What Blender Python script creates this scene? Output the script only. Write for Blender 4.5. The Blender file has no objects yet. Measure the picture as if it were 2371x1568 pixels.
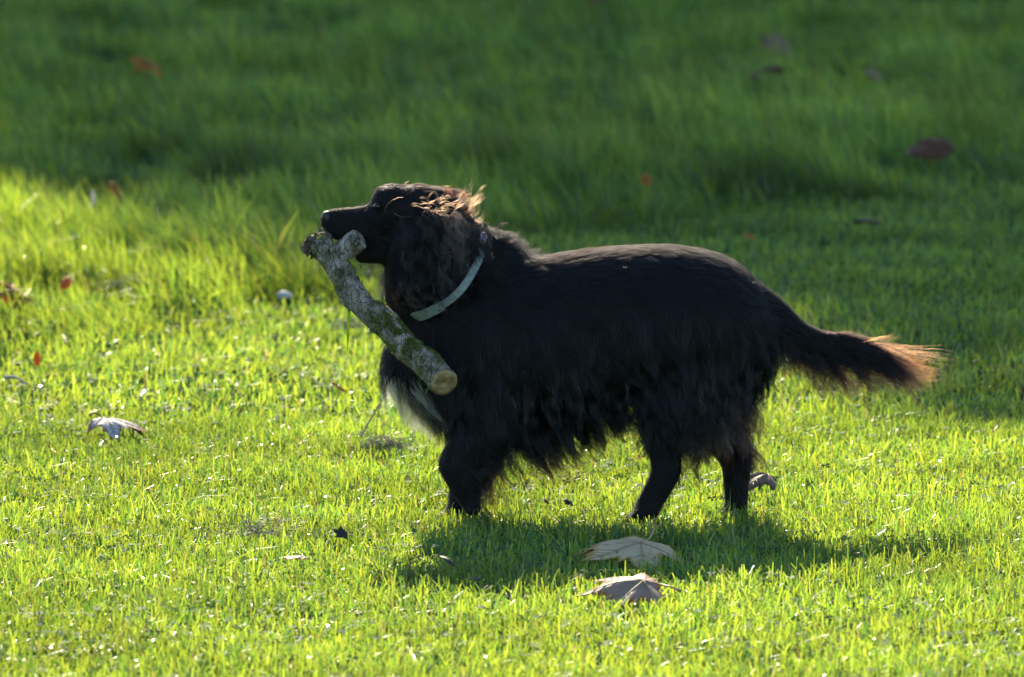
import bpy, bmesh, math, random
import numpy as np
from mathutils import Vector, Matrix, noise as mnoise
from mathutils.bvhtree import BVHTree
from mathutils.kdtree import KDTree

R = math.radians
rng = np.random.default_rng(7)
random.seed(7)
scene = bpy.context.scene
COL = scene.collection

# ------------------------------------------------------------------ camera
CAM_D, CAM_H, PITCH, FOCAL = 13.3, 1.5, R(5.19), 300.0
cam_data = bpy.data.cameras.new('camera')
cam = bpy.data.objects.new('camera', cam_data)
COL.objects.link(cam)
cam.location = (0, -CAM_D, CAM_H)
cam.rotation_euler = (R(90) - PITCH, 0, 0)
cam_data.lens = FOCAL
cam_data.sensor_width = 36.0
cam_data.clip_start = 0.1
cam_data.clip_end = 2000
cam_data.dof.use_dof = True
cam_data.dof.focus_distance = 13.25
cam_data.dof.aperture_fstop = 10.0
scene.camera = cam

# ------------------------------------------------------------------ light
SUN_EL = R(28.0)
SUN_AZ = R(-8.5)            # from +Y towards -X
sun_dir = Vector((math.sin(SUN_AZ) * math.cos(SUN_EL), math.cos(SUN_AZ) * math.cos(SUN_EL), math.sin(SUN_EL)))
sl = bpy.data.lights.new('sun', 'SUN')
sl.energy = 5.0
sl.angle = R(0.53)
sl.color = (1.0, 0.88, 0.66)
sun = bpy.data.objects.new('sun', sl)
COL.objects.link(sun)
sun.rotation_euler = (-sun_dir).to_track_quat('-Z', 'Y').to_euler()
sun.location = sun_dir * 60

world = bpy.data.worlds.new('World')
scene.world = world
world.use_nodes = True
wn = world.node_tree
for n in list(wn.nodes):
    wn.nodes.remove(n)
sky = wn.nodes.new('ShaderNodeTexSky')
sky.sky_type = 'NISHITA'
sky.sun_disc = False
sky.sun_elevation = SUN_EL
sky.ozone_density = 3.5
sky.dust_density = 0.6
sky.sun_rotation = SUN_AZ          # rotation is measured from +Y, clockwise seen from above
bg = wn.nodes.new('ShaderNodeBackground')
bg.inputs['Strength'].default_value = 0.12
wo = wn.nodes.new('ShaderNodeOutputWorld')
wn.links.new(sky.outputs[0], bg.inputs[0])
wn.links.new(bg.outputs[0], wo.inputs[0])

scene.view_settings.view_transform = 'Standard'
scene.view_settings.look = 'None'
scene.view_settings.gamma = 1.0
scene.view_settings.use_curve_mapping = False
scene.view_settings.exposure = 1.5
scene.render.engine = 'CYCLES'
scene.cycles.use_denoising = True
scene.cycles.denoiser = 'OPENIMAGEDENOISE'
scene.cycles.denoising_input_passes = 'RGB_ALBEDO_NORMAL'
scene.cycles.denoising_prefilter = 'ACCURATE'
scene.cycles.max_bounces = 8
scene.cycles.transmission_bounces = 6

# ------------------------------------------------------------------ picture geometry (pixels of a 2371x1568 view)
KPX = 18.0 / FOCAL / 1185.5
S = KPX * 13.38                    # metres per pixel at the dog
CP, SP = math.cos(PITCH), math.sin(PITCH)

def ray(u, v):
    a, b = (u - 1185.5) * KPX, (784 - v) * KPX
    return Vector((a, CP + b * SP, -SP + b * CP))

def W(u, v, y=0.0):
    d = ray(u, v)
    t = (y + CAM_D) / d.y
    return Vector((0, -CAM_D, CAM_H)) + d * t

def G(u, v, z=0.0):
    d = ray(u, v)
    t = (z - CAM_H) / d.z
    return Vector((0, -CAM_D, CAM_H)) + d * t

def px_at(y):
    return KPX * (y + CAM_D) * 1.006

# ------------------------------------------------------------------ object helpers
def tag(o, label=None, cat=None, group=None, kind=None):
    if label: o['label'] = label
    if cat: o['category'] = cat
    if group: o['group'] = group
    if kind: o['kind'] = kind
    return o

def empty(name, loc, label=None, cat=None, group=None):
    o = bpy.data.objects.new(name, None)
    COL.objects.link(o)
    o.location = loc
    o.empty_display_size = 0.05
    return tag(o, label, cat, group)

def link(name, data, mat=None, parent=None, origin=None):
    o = bpy.data.objects.new(name, data)
    COL.objects.link(o)
    if mat is not None:
        data.materials.append(mat)
    if parent is not None:
        o.parent = parent
    if origin is not None:
        o.location = origin
    return o

def np_mesh(name, V, F, smooth=True, attrs=None):
    """V (n,3) float, F (m,k) int, all faces with k corners."""
    V = np.asarray(V, dtype=np.float32)
    F = np.asarray(F, dtype=np.int32)
    me = bpy.data.meshes.new(name)
    m, k = F.shape
    me.vertices.add(len(V)); me.vertices.foreach_set('co', V.ravel())
    me.loops.add(m * k); me.loops.foreach_set('vertex_index', F.ravel())
    me.polygons.add(m)
    me.polygons.foreach_set('loop_start', np.arange(0, m * k, k, dtype=np.int32))
    me.polygons.foreach_set('loop_total', np.full(m, k, dtype=np.int32))
    me.polygons.foreach_set('use_smooth', np.full(m, smooth, dtype=bool))
    if attrs:
        for an, arr in attrs.items():
            at = me.attributes.new(an, 'FLOAT_COLOR', 'POINT')
            c4 = np.ones((len(V), 4), dtype=np.float32); c4[:, :3] = arr
            at.data.foreach_set('color', c4.ravel())
    me.update(calc_edges=True)
    return me

def mesh_from(name, V, F, smooth=True):
    me = bpy.data.meshes.new(name)
    me.from_pydata([tuple(v) for v in V], [], [tuple(f) for f in F])
    if smooth:
        me.polygons.foreach_set('use_smooth', [True] * len(me.polygons))
    me.update()
    return me

def catmull(P, n):
    """P (k,d) -> n samples through all points."""
    P = np.asarray(P, dtype=float)
    k = len(P)
    Q = np.vstack([2 * P[0] - P[1], P, 2 * P[-1] - P[-2]])
    out = []
    for s in np.linspace(0, k - 1 - 1e-9, n):
        i = int(s); t = s - i
        p0, p1, p2, p3 = Q[i], Q[i + 1], Q[i + 2], Q[i + 3]
        out.append(0.5 * ((2 * p1) + (-p0 + p2) * t + (2 * p0 - 5 * p1 + 4 * p2 - p3) * t * t + (-p0 + 3 * p1 - 3 * p2 + p3) * t ** 3))
    return np.array(out)

def tube(P, rad, sides=8, cap=True):
    """P (n,3), rad (n,) or (n,sides) -> V, F(list)"""
    P = np.asarray(P, dtype=float); n = len(P)
    rad = np.asarray(rad, dtype=float)
    if rad.ndim == 1: rad = np.repeat(rad[:, None], sides, 1)
    T = np.gradient(P, axis=0); T /= np.linalg.norm(T, axis=1)[:, None] + 1e-12
    ref = np.array([0.0, 0.0, 1.0]) if abs(T[0][2]) < 0.9 else np.array([1.0, 0, 0])
    V, F = [], []
    x = np.cross(T[0], ref); x /= np.linalg.norm(x)
    for i in range(n):
        x = x - T[i] * x.dot(T[i]); x /= np.linalg.norm(x) + 1e-12
        y = np.cross(T[i], x)
        for j in range(sides):
            a = 2 * math.pi * j / sides
            V.append(P[i] + rad[i, j] * (math.cos(a) * x + math.sin(a) * y))
    for i in range(n - 1):
        for j in range(sides):
            a, b = i * sides + j, i * sides + (j + 1) % sides
            F.append((a, b, b + sides, a + sides))
    if cap:
        F.append(tuple(range(sides - 1, -1, -1)))
        F.append(tuple(range((n - 1) * sides, n * sides)))
    return V, F

class MB:
    def __init__(self): self.V, self.F = [], []
    def add(self, V, F):
        o = len(self.V)
        self.V += [tuple(v) for v in V]
        self.F += [tuple(i + o for i in f) for f in F]

# ------------------------------------------------------------------ material helpers
def new_mat(name):
    m = bpy.data.materials.new(name)
    m.use_nodes = True
    nt = m.node_tree
    for n in list(nt.nodes): nt.nodes.remove(n)
    out = nt.nodes.new('ShaderNodeOutputMaterial')
    return m, nt, out

def N(nt, t, **kw):
    n = nt.nodes.new(t)
    for k, v in kw.items(): setattr(n, k, v)
    return n

def ramp(nt, fac, stops):
    r = N(nt, 'ShaderNodeValToRGB')
    cr = r.color_ramp
    while len(cr.elements) < len(stops): cr.elements.new(0.5)
    for e, (p, c) in zip(cr.elements, stops):
        e.position = p; e.color = (*c, 1)
    nt.links.new(fac, r.inputs[0])
    return r.outputs[0]

def noise_tex(nt, scale, detail=4, rough=0.55, coord='Object', vec=None):
    tc = N(nt, 'ShaderNodeTexCoord')
    nz = N(nt, 'ShaderNodeTexNoise')
    nz.inputs['Scale'].default_value = scale
    nz.inputs['Detail'].default_value = detail
    nz.inputs['Roughness'].default_value = rough
    nt.links.new(vec if vec is not None else tc.outputs[coord], nz.inputs['Vector'])
    return nz.outputs[0]

def bump(nt, height, strength=0.5, dist=0.002):
    b = N(nt, 'ShaderNodeBump')
    b.inputs['Strength'].default_value = strength
    b.inputs['Distance'].default_value = dist
    nt.links.new(height, b.inputs['Height'])
    return b.outputs[0]

def simple_mat(name, stops, scale=40, rough=0.6, spec=0.3, bumpd=0.001, trans=None, detail=5):
    m, nt, out = new_mat(name)
    nz = noise_tex(nt, scale, detail)
    c = ramp(nt, nz, stops)
    p = N(nt, 'ShaderNodeBsdfPrincipled')
    nt.links.new(c, p.inputs['Base Color'])
    p.inputs['Roughness'].default_value = rough
    p.inputs['Specular IOR Level'].default_value = spec
    if bumpd:
        nt.links.new(bump(nt, nz, 0.6, bumpd), p.inputs['Normal'])
    if trans:
        tr = N(nt, 'ShaderNodeBsdfTranslucent')
        mul = N(nt, 'ShaderNodeMix', data_type='RGBA', blend_type='MULTIPLY')
        mul.inputs[0].default_value = 1.0
        nt.links.new(c, mul.inputs[6]); mul.inputs[7].default_value = (*trans[1], 1)
        nt.links.new(mul.outputs[2], tr.inputs[0])
        mx = N(nt, 'ShaderNodeMixShader'); mx.inputs[0].default_value = trans[0]
        nt.links.new(p.outputs[0], mx.inputs[1]); nt.links.new(tr.outputs[0], mx.inputs[2])
        nt.links.new(mx.outputs[0], out.inputs[0])
    else:
        nt.links.new(p.outputs[0], out.inputs[0])
    return m

def blade_mat(name, tcol=(11.2, 3.2, 0.46), tfac=0.55, rough=0.32, spec=0.5):
    m, nt, out = new_mat(name)
    at = N(nt, 'ShaderNodeAttribute'); at.attribute_name = 'tint'
    p = N(nt, 'ShaderNodeBsdfPrincipled')
    p.inputs['Roughness'].default_value = rough
    p.inputs['Specular IOR Level'].default_value = spec
    nt.links.new(at.outputs['Color'], p.inputs['Base Color'])
    mul = N(nt, 'ShaderNodeMix', data_type='RGBA', blend_type='MULTIPLY')
    mul.inputs[0].default_value = 1.0
    nt.links.new(at.outputs['Color'], mul.inputs[6]); mul.inputs[7].default_value = (*tcol, 1)
    tr = N(nt, 'ShaderNodeBsdfTranslucent')
    nt.links.new(mul.outputs[2], tr.inputs[0])
    mx = N(nt, 'ShaderNodeMixShader'); mx.inputs[0].default_value = tfac
    nt.links.new(p.outputs[0], mx.inputs[1]); nt.links.new(tr.outputs[0], mx.inputs[2])
    nt.links.new(mx.outputs[0], out.inputs[0])
    return m

def hair_mat(name, rough=0.22, radial=0.45, coat=0.0, redness=0.25, ior=1.44, color=None):
    m, nt, out = new_mat(name)
    h = N(nt, 'ShaderNodeBsdfHairPrincipled')
    h.model = 'CHIANG'
    h.parametrization = 'MELANIN'
    if color:
        h.parametrization = 'COLOR'
        h.inputs['Color'].default_value = (*color, 1)
    else:
        at = N(nt, 'ShaderNodeAttribute'); at.attribute_name = 'melanin'
        nt.links.new(at.outputs['Fac'], h.inputs['Melanin'])
        h.inputs['Melanin Redness'].default_value = redness
    h.inputs['Roughness'].default_value = rough
    h.inputs['Radial Roughness'].default_value = radial
    h.inputs['Coat'].default_value = coat
    h.inputs['IOR'].default_value = ior
    h.inputs['Random Roughness'].default_value = 0.2
    nt.links.new(h.outputs[0], out.inputs[0])
    return m

# =================================================================== GROUND
def vnoise(x, y, seed=0, cell=1.0):
    """smooth value noise on numpy arrays, 0..1"""
    x = np.asarray(x) / cell + 1000.0 + seed * 17.3; y = np.asarray(y) / cell + 1000.0 + seed * 9.1
    xi, yi = np.floor(x).astype(np.int64), np.floor(y).astype(np.int64)
    fx, fy = x - xi, y - yi
    fx, fy = fx * fx * (3 - 2 * fx), fy * fy * (3 - 2 * fy)
    def h(a, b):
        n = (a * 374761393 + b * 668265263 + seed * 1442695041) & 0x7fffffff
        n = ((n ^ (n >> 13)) * 1274126177) & 0x7fffffff
        return ((n ^ (n >> 16)) & 0xffff) / 65535.0
    return (h(xi, yi) * (1 - fx) + h(xi + 1, yi) * fx) * (1 - fy) + (h(xi, yi + 1) * (1 - fx) + h(xi + 1, yi + 1) * fx) * fy

_bx = np.array([-6.0, -1.6, -1.05, -0.75, -0.43, -0.2, 0.05, 0.45, 0.95, 1.6, 6.0])
_by = np.array([2.3, 2.4, 2.7, 3.3, 4.0, 4.9, 6.0, 6.5, 7.0, 7.9, 12.0])
def long_amount(x, y):
    """0 on the mown lawn, 1 in the long grass behind it"""
    yb = np.interp(x, _bx, _by) + 0.7 * (vnoise(x, y, 3, 0.45) - 0.5)
    return np.clip((y - yb) / 0.7 + 0.35, 0, 1)

def ground_z(x, y):
    la = long_amount(x, y)
    far = np.clip(1 - np.maximum(np.abs(x) - 6, 0) / 4, 0, 1) * np.clip((24 - y) / 6, 0, 1) * np.clip((y + 6) / 3, 0, 1)
    return far * (0.015 * (vnoise(x, y, 1, 0.6) - 0.5) * np.clip((y - 0.8) / 1.0, 0, 1) + la * 0.03 * vnoise(x, y, 2, 0.35))

gx = np.concatenate([[-900, -300, -100, -40, -15], np.linspace(-8, 8, 129), [15, 40, 100, 300, 900]])
gy = np.concatenate([[-900, -300, -100, -40, -15], np.linspace(-6, 26, 193), [40, 60, 100, 300, 1200]])
GX, GY = np.meshgrid(gx, gy)
GZ = ground_z(GX, GY)
nx, ny = len(gx), len(gy)
idx = np.arange(nx * ny).reshape(ny, nx)
GF = np.stack([idx[:-1, :-1].ravel(), idx[:-1, 1:].ravel(), idx[1:, 1:].ravel(), idx[1:, :-1].ravel()], 1)
m_soil = simple_mat('lawn_soil', [(0.3, (0.014, 0.026, 0.010)), (0.55, (0.024, 0.055, 0.016)), (0.8, (0.035, 0.080, 0.022))],
                    scale=35, rough=1.0, spec=0.0, bumpd=0.01, detail=8)
g = link('ground', np_mesh('ground', np.stack([GX, GY, GZ], -1).reshape(-1, 3), GF), m_soil)
tag(g, kind='structure')

# ------------------------------------------------------------------ grass blades
def blades(name, x, y, h, w, lean, leandir, col, mat, segs, tipw=0.25, droop=None):
    n = len(x)
    z = ground_z(x, y) - 0.004
    az = rng.uniform(0, 2 * np.pi, n)
    side = np.stack([np.cos(az), np.sin(az), np.zeros(n)], 1)
    ld = np.stack([np.cos(leandir), np.sin(leandir), np.zeros(n)], 1)
    V = np.empty((n, segs + 1, 2, 3), dtype=np.float32)
    if droop is None: droop = np.zeros(n)
    tw = rng.normal(0, 1.5, n)
    for k in range(segs + 1):
        t = k / segs
        f = t ** 1.7
        aa = az + tw * t
        side = np.stack([np.cos(aa), np.sin(aa), np.zeros(n)], 1)
        cen = np.stack([x, y, z], 1)
        cen = cen + ld * (h * lean * f)[:, None]
        cen[:, 2] += h * t * (1 - 0.30 * np.minimum(lean, 1.6) * t) - h * droop * t ** 3
        ww = w * (1 - (1 - tipw) * t ** 2.2) * (0.75 + 0.5 * min(t * 3, 1) * 0.5) * 0.5
        V[:, k, 0] = cen - side * ww[:, None]
        V[:, k, 1] = cen + side * ww[:, None]
    V = V.reshape(-1, 3)
    base = (np.arange(n) * 2 * (segs + 1))[:, None]
    F = []
    for k in range(segs):
        F.append(np.stack([base[:, 0] + 2 * k, base[:, 0] + 2 * k + 1, base[:, 0] + 2 * k + 3, base[:, 0] + 2 * k + 2], 1))
    F = np.concatenate(F, 0)
    C = np.repeat(col, 2 * (segs + 1), axis=0)
    return link(name, np_mesh(name, V, F, True, {'tint': C}), mat)

def scatter(y0, y1, dens, margin, slope=0.0):
    """random points inside the seen wedge plus a margin"""
    def half(yy): return 0.0605 * (yy + CAM_D) + margin + slope * np.abs(yy)
    hw = max(half(y0), half(y1))
    n = int(dens * (y1 - y0) * 2 * hw)
    x = rng.uniform(-hw, hw, n); y = rng.uniform(y0, y1, n)
    k = np.abs(x) < half(y)
    return x[k], y[k]

def grass_cols(n, x, y, longg):
    g0 = np.array([0.022, 0.115, 0.056]); g1 = np.array([0.038, 0.155, 0.062]); g2 = np.array([0.012, 0.085, 0.055])
    a = np.clip(rng.normal(0.45, 0.28, n) + 0.5 * (vnoise(x, y, 5, 0.25) - 0.5), 0, 1)[:, None]
    c = g0 * (1 - a) + g1 * a
    b = (rng.random(n) < 0.22)[:, None]
    c = np.where(b, g2, c)
    dry = (rng.random(n) < (0.02 if longg else 0.025))[:, None]
    c = np.where(dry, np.array([0.040, 0.11, 0.16]) * rng.uniform(0.5, 1.1, (n, 1)), c)
    return c * rng.uniform(0.7, 1.3, (n, 1)) * ((0.26 if longg else 0.60) + (1.48 if longg else 0.8) * (0.4 * vnoise(x, y, 6, 0.10) + 0.6 * vnoise(x, y, 7, 0.30)))[:, None]

m_short = blade_mat('short_grass_blades', rough=0.40, spec=0.4)
m_long = blade_mat('long_grass_blades', rough=0.42, spec=0.4)

def mown_patch(y0, y1, dens, margin, slope, segs, wmul):
    x, y = scatter(y0, y1, dens, margin, slope)
    la = long_amount(x, y)
    k = la < rng.random(len(x)) * 0.9 + 0.05
    cl = vnoise(x, y, 8, 0.05)
    k &= rng.random(len(x)) < 0.45 + 0.75 * cl
    x, y, cl = x[k], y[k], cl[k]
    n = len(x)
    hh = (0.018 + 0.018 * vnoise(x, y, 9, 0.16) + 0.010 * cl) * rng.uniform(0.55, 1.15, n)
    tall = rng.random(n) < 0.03
    hh[tall] *= 1.5
    w = rng.uniform(0.0020, 0.0042, n) * wmul
    lean = np.abs(rng.normal(0.36, 0.38, n))
    flop = rng.random(n) < 0.15
    lean[flop] = rng.uniform(0.9, 2.0, flop.sum())
    ldir = rng.uniform(0, 2 * np.pi, n)
    droop = np.where(flop, rng.uniform(0.0, 0.35, n), 0)
    return blades('mown_grass', x, y, hh, w, lean, ldir, grass_cols(n, x, y, False), m_short, segs, 0.45, droop)

for args in ((-2.6, 1.6, 19000, 0.10, 0.0, 3, 0.85), (1.6, 8.6, 6500, 0.2, 0.05, 2, 1.25)):
    o = mown_patch(*args)
    tag(o, 'short mown lawn grass in sunlight under the dog' if args[0] < 0 else 'short mown lawn grass stretching back behind the dog', 'grass', kind='stuff')

def tufts(spots, label):
    X, Y, Hh, LD = [], [], [], []
    for (u, v, r_, h_, n) in spots:
        p = G(u, v); a = rng.uniform(0, 2 * np.pi, n); q = r_ * np.sqrt(rng.random(n))
        X.append(p.x + q * np.cos(a)); Y.append(p.y + q * np.sin(a) * 1.2)
        Hh.append(h_ * rng.uniform(.5, 1.1, n) * (1 - .4 * (q / r_) ** 2)); LD.append(np.where(rng.random(n) < .65, np.pi + rng.normal(0, .5, n), a))
    x, y, hh, ld = map(np.concatenate, (X, Y, Hh, LD)); n = len(x)
    o = blades('tufted_grass', x, y, hh, rng.uniform(.003, .0055, n), np.abs(rng.normal(.5, .25, n)), ld, grass_cols(n, x, y, True), m_long, 3, .12)
    tag(o, label, 'grass', kind='stuff')
tufts([(40, 560, .16, .15, 420), (150, 600, .15, .13, 380), (255, 590, .14, .14, 380), (20, 690, .12, .11, 260), (330, 560, .13, .13, 300), (430, 620, .14, .14, 360),
       (520, 640, .15, .15, 420), (600, 665, .14, .15, 420), (680, 690, .12, .13, 320), (240, 780, .12, .09, 240), (560, 560, .14, .13, 300), (120, 480, .16, .13, 300), (1290, 520, .2, .11, 320), (1450, 505, .2, .12, 320), (1650, 480, .2, .12, 300)],
      'tall tufts leaning left where the long grass meets the lawn')
def outer_grass(y0, y1, dens, wide):
    hw = 0.0605 * (y1 + CAM_D) + wide
    n = int(dens * (y1 - y0) * 2 * hw); x = rng.uniform(-hw, hw, n); y = rng.uniform(y0, y1, n)
    inner = 0.0605 * (y + CAM_D) + np.where(y < 1.6, 0.11, 0.19 + 0.05 * np.abs(y))
    k = (np.abs(x) > inner) & (np.abs(x) < inner + wide); x, y = x[k], y[k]; n = len(x)
    la = long_amount(x, y); cl = vnoise(x, y, 11, 0.26)
    hh = (0.028 + 0.070 * la * cl) * rng.uniform(.6, 1.3, n)
    o = blades('lawn_grass', x, y, hh, rng.uniform(.0045, .0085, n), np.abs(rng.normal(.45, .35, n)), np.pi + rng.normal(0, 1.2, n), grass_cols(n, x, y, False), m_short, 2, .3)
    tag(o, 'grass continuing on both sides of the lawn', 'grass', kind='stuff')
outer_grass(-3.2, 18.0, 2300, 1.7)
def glint_flecks(y0, y1, dens, label):
    """small glossy flecks added over the turf so the low sun gives dew glints"""
    x, y = scatter(y0, y1, dens, 0.12, 0.02)
    k = vnoise(x, y, 31, 0.35) > rng.random(len(x)) * 0.9
    x, y = x[k], y[k]; n = len(x); la = long_amount(x, y)
    z = ground_z(x, y) + 0.014 + 0.016 * rng.random(n) + la * 0.05 * rng.random(n)
    th = rng.uniform(0, 2 * np.pi, n); l = rng.uniform(0.0014, 0.0034, n)[:, None]; w = rng.uniform(0.0009, 0.0016, n)[:, None]
    nn = np.stack([rng.normal(0, .20, n), rng.normal(0, .20, n), np.ones(n)], 1); nn /= np.linalg.norm(nn, axis=1)[:, None]
    a = np.stack([np.cos(th), np.sin(th), np.zeros(n)], 1); a -= nn * (a * nn).sum(1)[:, None]; a /= np.linalg.norm(a, axis=1)[:, None]
    b = np.cross(nn, a); c = np.stack([x, y, z], 1)
    V = np.stack([c - a * l - b * w * .6, c - a * l * .2 - b * w, c + a * l - b * w * .4, c + a * l + b * w * .4, c - a * l * .2 + b * w, c - a * l + b * w * .6], 1).reshape(-1, 3)
    o = link('turf_glints', np_mesh('turf_glints', V, np.arange(n * 6).reshape(-1, 6), False, {'tint': np.repeat(grass_cols(n, x, y, False), 6, 0)}), m_glint)
    tag(o, label, 'grass', kind='stuff')
m_glint = blade_mat('glint_gloss', rough=0.25, spec=0.7)  # glossy facets put in only to make the dew glints
glint_flecks(-2.4, 8.5, 330, 'tiny glossy flecks added to give dew glints on the turf')

m_clover = blade_mat('clover_leaf', rough=0.7, spec=0.15, tfac=0.42)
def clover(y0, y1, dens, label):
    x, y = scatter(y0, y1, dens, 0.1)
    k = vnoise(x, y, 41, 0.30) > 0.52
    x, y = x[k], y[k]; n = len(x)
    z = ground_z(x, y) + rng.uniform(0.016, 0.030, n); V, T = [], []
    c0 = np.stack([x, y, z], 1); a0 = rng.uniform(0, 6.28, n)
    nn = np.stack([rng.normal(0, .3, n), rng.normal(-.15, .3, n), np.ones(n)], 1); nn /= np.linalg.norm(nn, axis=1)[:, None]
    s_ = rng.uniform(.0030, .0052, n)[:, None]
    for k in range(3):
        a = np.stack([np.cos(a0 + k * 2.09), np.sin(a0 + k * 2.09), np.zeros(n)], 1); a -= nn * (a * nn).sum(1)[:, None]; b = np.cross(nn, a)
        V.append(np.stack([c0 + a * s_ * p + b * s_ * q + nn * s_ * h for p, q, h in ((.05, 0, 0), (.8, -.62, .12), (1.5, -.5, .1), (1.75, 0, 0), (1.5, .5, .1), (.8, .62, .12))], 1).reshape(-1, 3))
    V = np.concatenate(V)
    col = np.tile(np.repeat(np.array([[.022, .095, .045]]) * rng.uniform(.7, 1.3, (n, 1)), 6, 0), (3, 1))
    tag(link('clover', np_mesh('clover', V, np.arange(len(V)).reshape(-1, 6), True, {'tint': col}), m_clover), label, 'clover', kind='stuff')
clover(-2.4, 3.5, 420, 'scattered small clover leaves low in the mown turf')

def long_patch(y0, y1, dens, margin, slope, segs, wmul, label):
    x, y = scatter(y0, y1, dens, margin, slope)
    la = long_amount(x, y)
    cl = vnoise(x, y, 11, 0.26) * 0.6 + vnoise(x, y, 12, 0.09) * 0.4
    k = (rng.random(len(x)) < la) & (rng.random(len(x)) < 0.35 + 0.9 * cl)
    x, y, cl, la = x[k], y[k], cl[k], la[k]
    n = len(x)
    hh = (0.030 + 0.110 * la * np.clip(2.3 * cl - .62, 0.10, 1.3)) * rng.uniform(0.55, 1.2, n)
    w = rng.uniform(0.0028, 0.0052, n) * wmul
    lean = np.abs(rng.normal(0.46, 0.3, n))
    flop = rng.random(n) < 0.12
    lean[flop] = rng.uniform(0.9, 1.7, flop.sum())
    ldir = np.pi + rng.normal(0.15, 1.05, n) + 1.0 * (vnoise(x, y, 13, 0.5) - 0.5)
    droop = np.where(flop, rng.uniform(0.0, 0.4, n), 0)
    o = blades('long_grass', x, y, hh, w, lean, ldir, grass_cols(n, x, y, True), m_long, segs, 0.15, droop)
    return tag(o, label, 'grass', kind='stuff')

long_patch(1.8, 8.0, 9000, 0.2, 0.05, 3, 1.0, 'long tufted grass leaning over at the edge of the lawn')
long_patch(8.0, 17.5, 4200, 0.2, 0.08, 2, 1.5, 'long shaded grass filling the background')

# =================================================================== TREES beyond the top of the picture (their crowns throw the shade)
m_bark = simple_mat('tree_bark', [(0.3, (0.05, 0.04, 0.03)), (0.7, (0.16, 0.13, 0.10))], scale=9, rough=0.9, bumpd=0.05)
m_leafc = blade_mat('tree_foliage', tcol=(1.5, 1.5, 0.5), tfac=0.35, rough=0.5)

def tree(base, cz, rx, ry, rz, nleaf, label, shell=0.35):
    root = empty('broadleaf_tree', base, label, 'tree', 'trees beyond the lawn')
    mb = MB()
    top = cz + rz * 0.5
    P = catmull([(0, 0, -0.2), (0.1, 0, top * 0.3), (-0.15, 0.1, top * 0.65), (0, 0, top)], 12)
    V, F = tube(P, np.linspace(0.42, 0.08, 12), 10); mb.add(V, F)
    for k in range(14):
        a = k * 2.4; z0 = cz - rz * 0.75 + k * rz * 0.1
        L = rx * 0.85
        q = np.array([(0, 0, z0), (math.cos(a) * L * .4, math.sin(a) * L * .4, z0 + 0.9), (math.cos(a) * L * .85, math.sin(a) * L * .85, z0 + 1.6)])
        V, F = tube(catmull(q, 6), np.linspace(0.14, 0.03, 6), 6); mb.add(V, F)
    link('trunk', mesh_from('trunk', mb.V, mb.F), m_bark, root)
    r2 = np.random.default_rng(int(abs(base[0]) * 31) + 5)
    d = r2.normal(size=(nleaf, 3)); d /= np.linalg.norm(d, axis=1)[:, None]
    rr = 0.25 + 0.86 * r2.beta(2.5, 1.35, nleaf)
    lump = 1 + 0.11 * (vnoise(np.arctan2(d[:, 1], d[:, 0]) * 3, d[:, 2] * 3, 21, 0.7) - 0.5)
    c = d * (rr * lump)[:, None] * np.array([rx, ry, rz]) + np.array([0, 0, cz])
    nrm = r2.normal(size=(nleaf, 3)); nrm[:, 2] += 0.8; nrm /= np.linalg.norm(nrm, axis=1)[:, None]
    tx = np.cross(nrm, r2.normal(size=(nleaf, 3))); tx /= np.linalg.norm(tx, axis=1)[:, None]
    ty = np.cross(nrm, tx)
    s = r2.uniform(0.10, 0.24, nleaf)[:, None]
    shape = [(-1, 0, 0), (-.35, .62, .1), (.35, .55, .1), (1.1, 0, -.15), (.35, -.55, .1), (-.35, -.62, .1)]
    V = np.stack([c + tx * s * a + ty * s * b + nrm * s * e for a, b, e in shape], 1).reshape(-1, 3)
    F = np.arange(nleaf * 6).reshape(-1, 6)
    col = np.array([0.05, 0.085, 0.018]) * r2.uniform(0.6, 1.5, (nleaf, 1)) + r2.uniform(0, 0.03, (nleaf, 1)) * np.array([1, .6, 0])
    o = link('crown', np_mesh('crown', V, F, False, {'tint': np.repeat(col, 6, 0)}), m_leafc, root)
    o['kind'] = 'stuff'
    return root

tree((0.2, 27.0, 0), 8.35, 4.6, 3.2, 6.0, 22000, 'tall broadleaf tree standing beyond the long grass')
tree((-8.6, 30.0, 0), 6.2, 4.6, 3.2, 4.6, 15000, 'lower spreading broadleaf tree left of the tall one')
tree((8.2, 29.0, 0), 8.0, 4.8, 3.2, 5.6, 16000, 'wide broadleaf tree right of the tall one')

# =================================================================== DOG
ells = []          # centre, radii(3), region, tangent
def E(c, r, region, tan):
    ells.append((np.array(c, float), np.array(r, float), region, np.array(tan, float)))

def chain(pts, region, n, flat=1.0):
    """pts: (u, v, radius px, y m) -> ellipsoids along a spline"""
    Q = catmull(pts, n)
    C = np.array([W(q[0], q[1], q[3]) for q in Q])
    T = np.gradient(C, axis=0); T /= np.linalg.norm(T, axis=1)[:, None]
    for c, q, t in zip(C, Q, T):
        r = q[2] * S
        E(c, (r, r * flat, r), region, t)

# torso: u, top, bottom, half width
st = np.array([(955, 745, 935, .045), (1000, 668, 965, .068), (1070, 622, 985, .088), (1150, 598, 990, .100), (1250, 592, 985, .108),
               (1350, 578, 968, .112), (1450, 569, 945, .112), (1550, 567, 925, .108), (1630, 580, 915, .104), (1690, 608, 915, .095), (1728, 650, 890, .075), (1750, 700, 840, .045)], float)
for q in catmull(st, 40):
    zc = (q[1] + q[2]) / 2
    c = W(q[0], zc, 0)
    rx = min(70, 20 + 0.33 * (q[2] - q[1])) * S
    E(c, (min(rx, 0.05), q[3], (q[2] - q[1]) / 2 * S), 'torso', (1, 0, 0))
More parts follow.
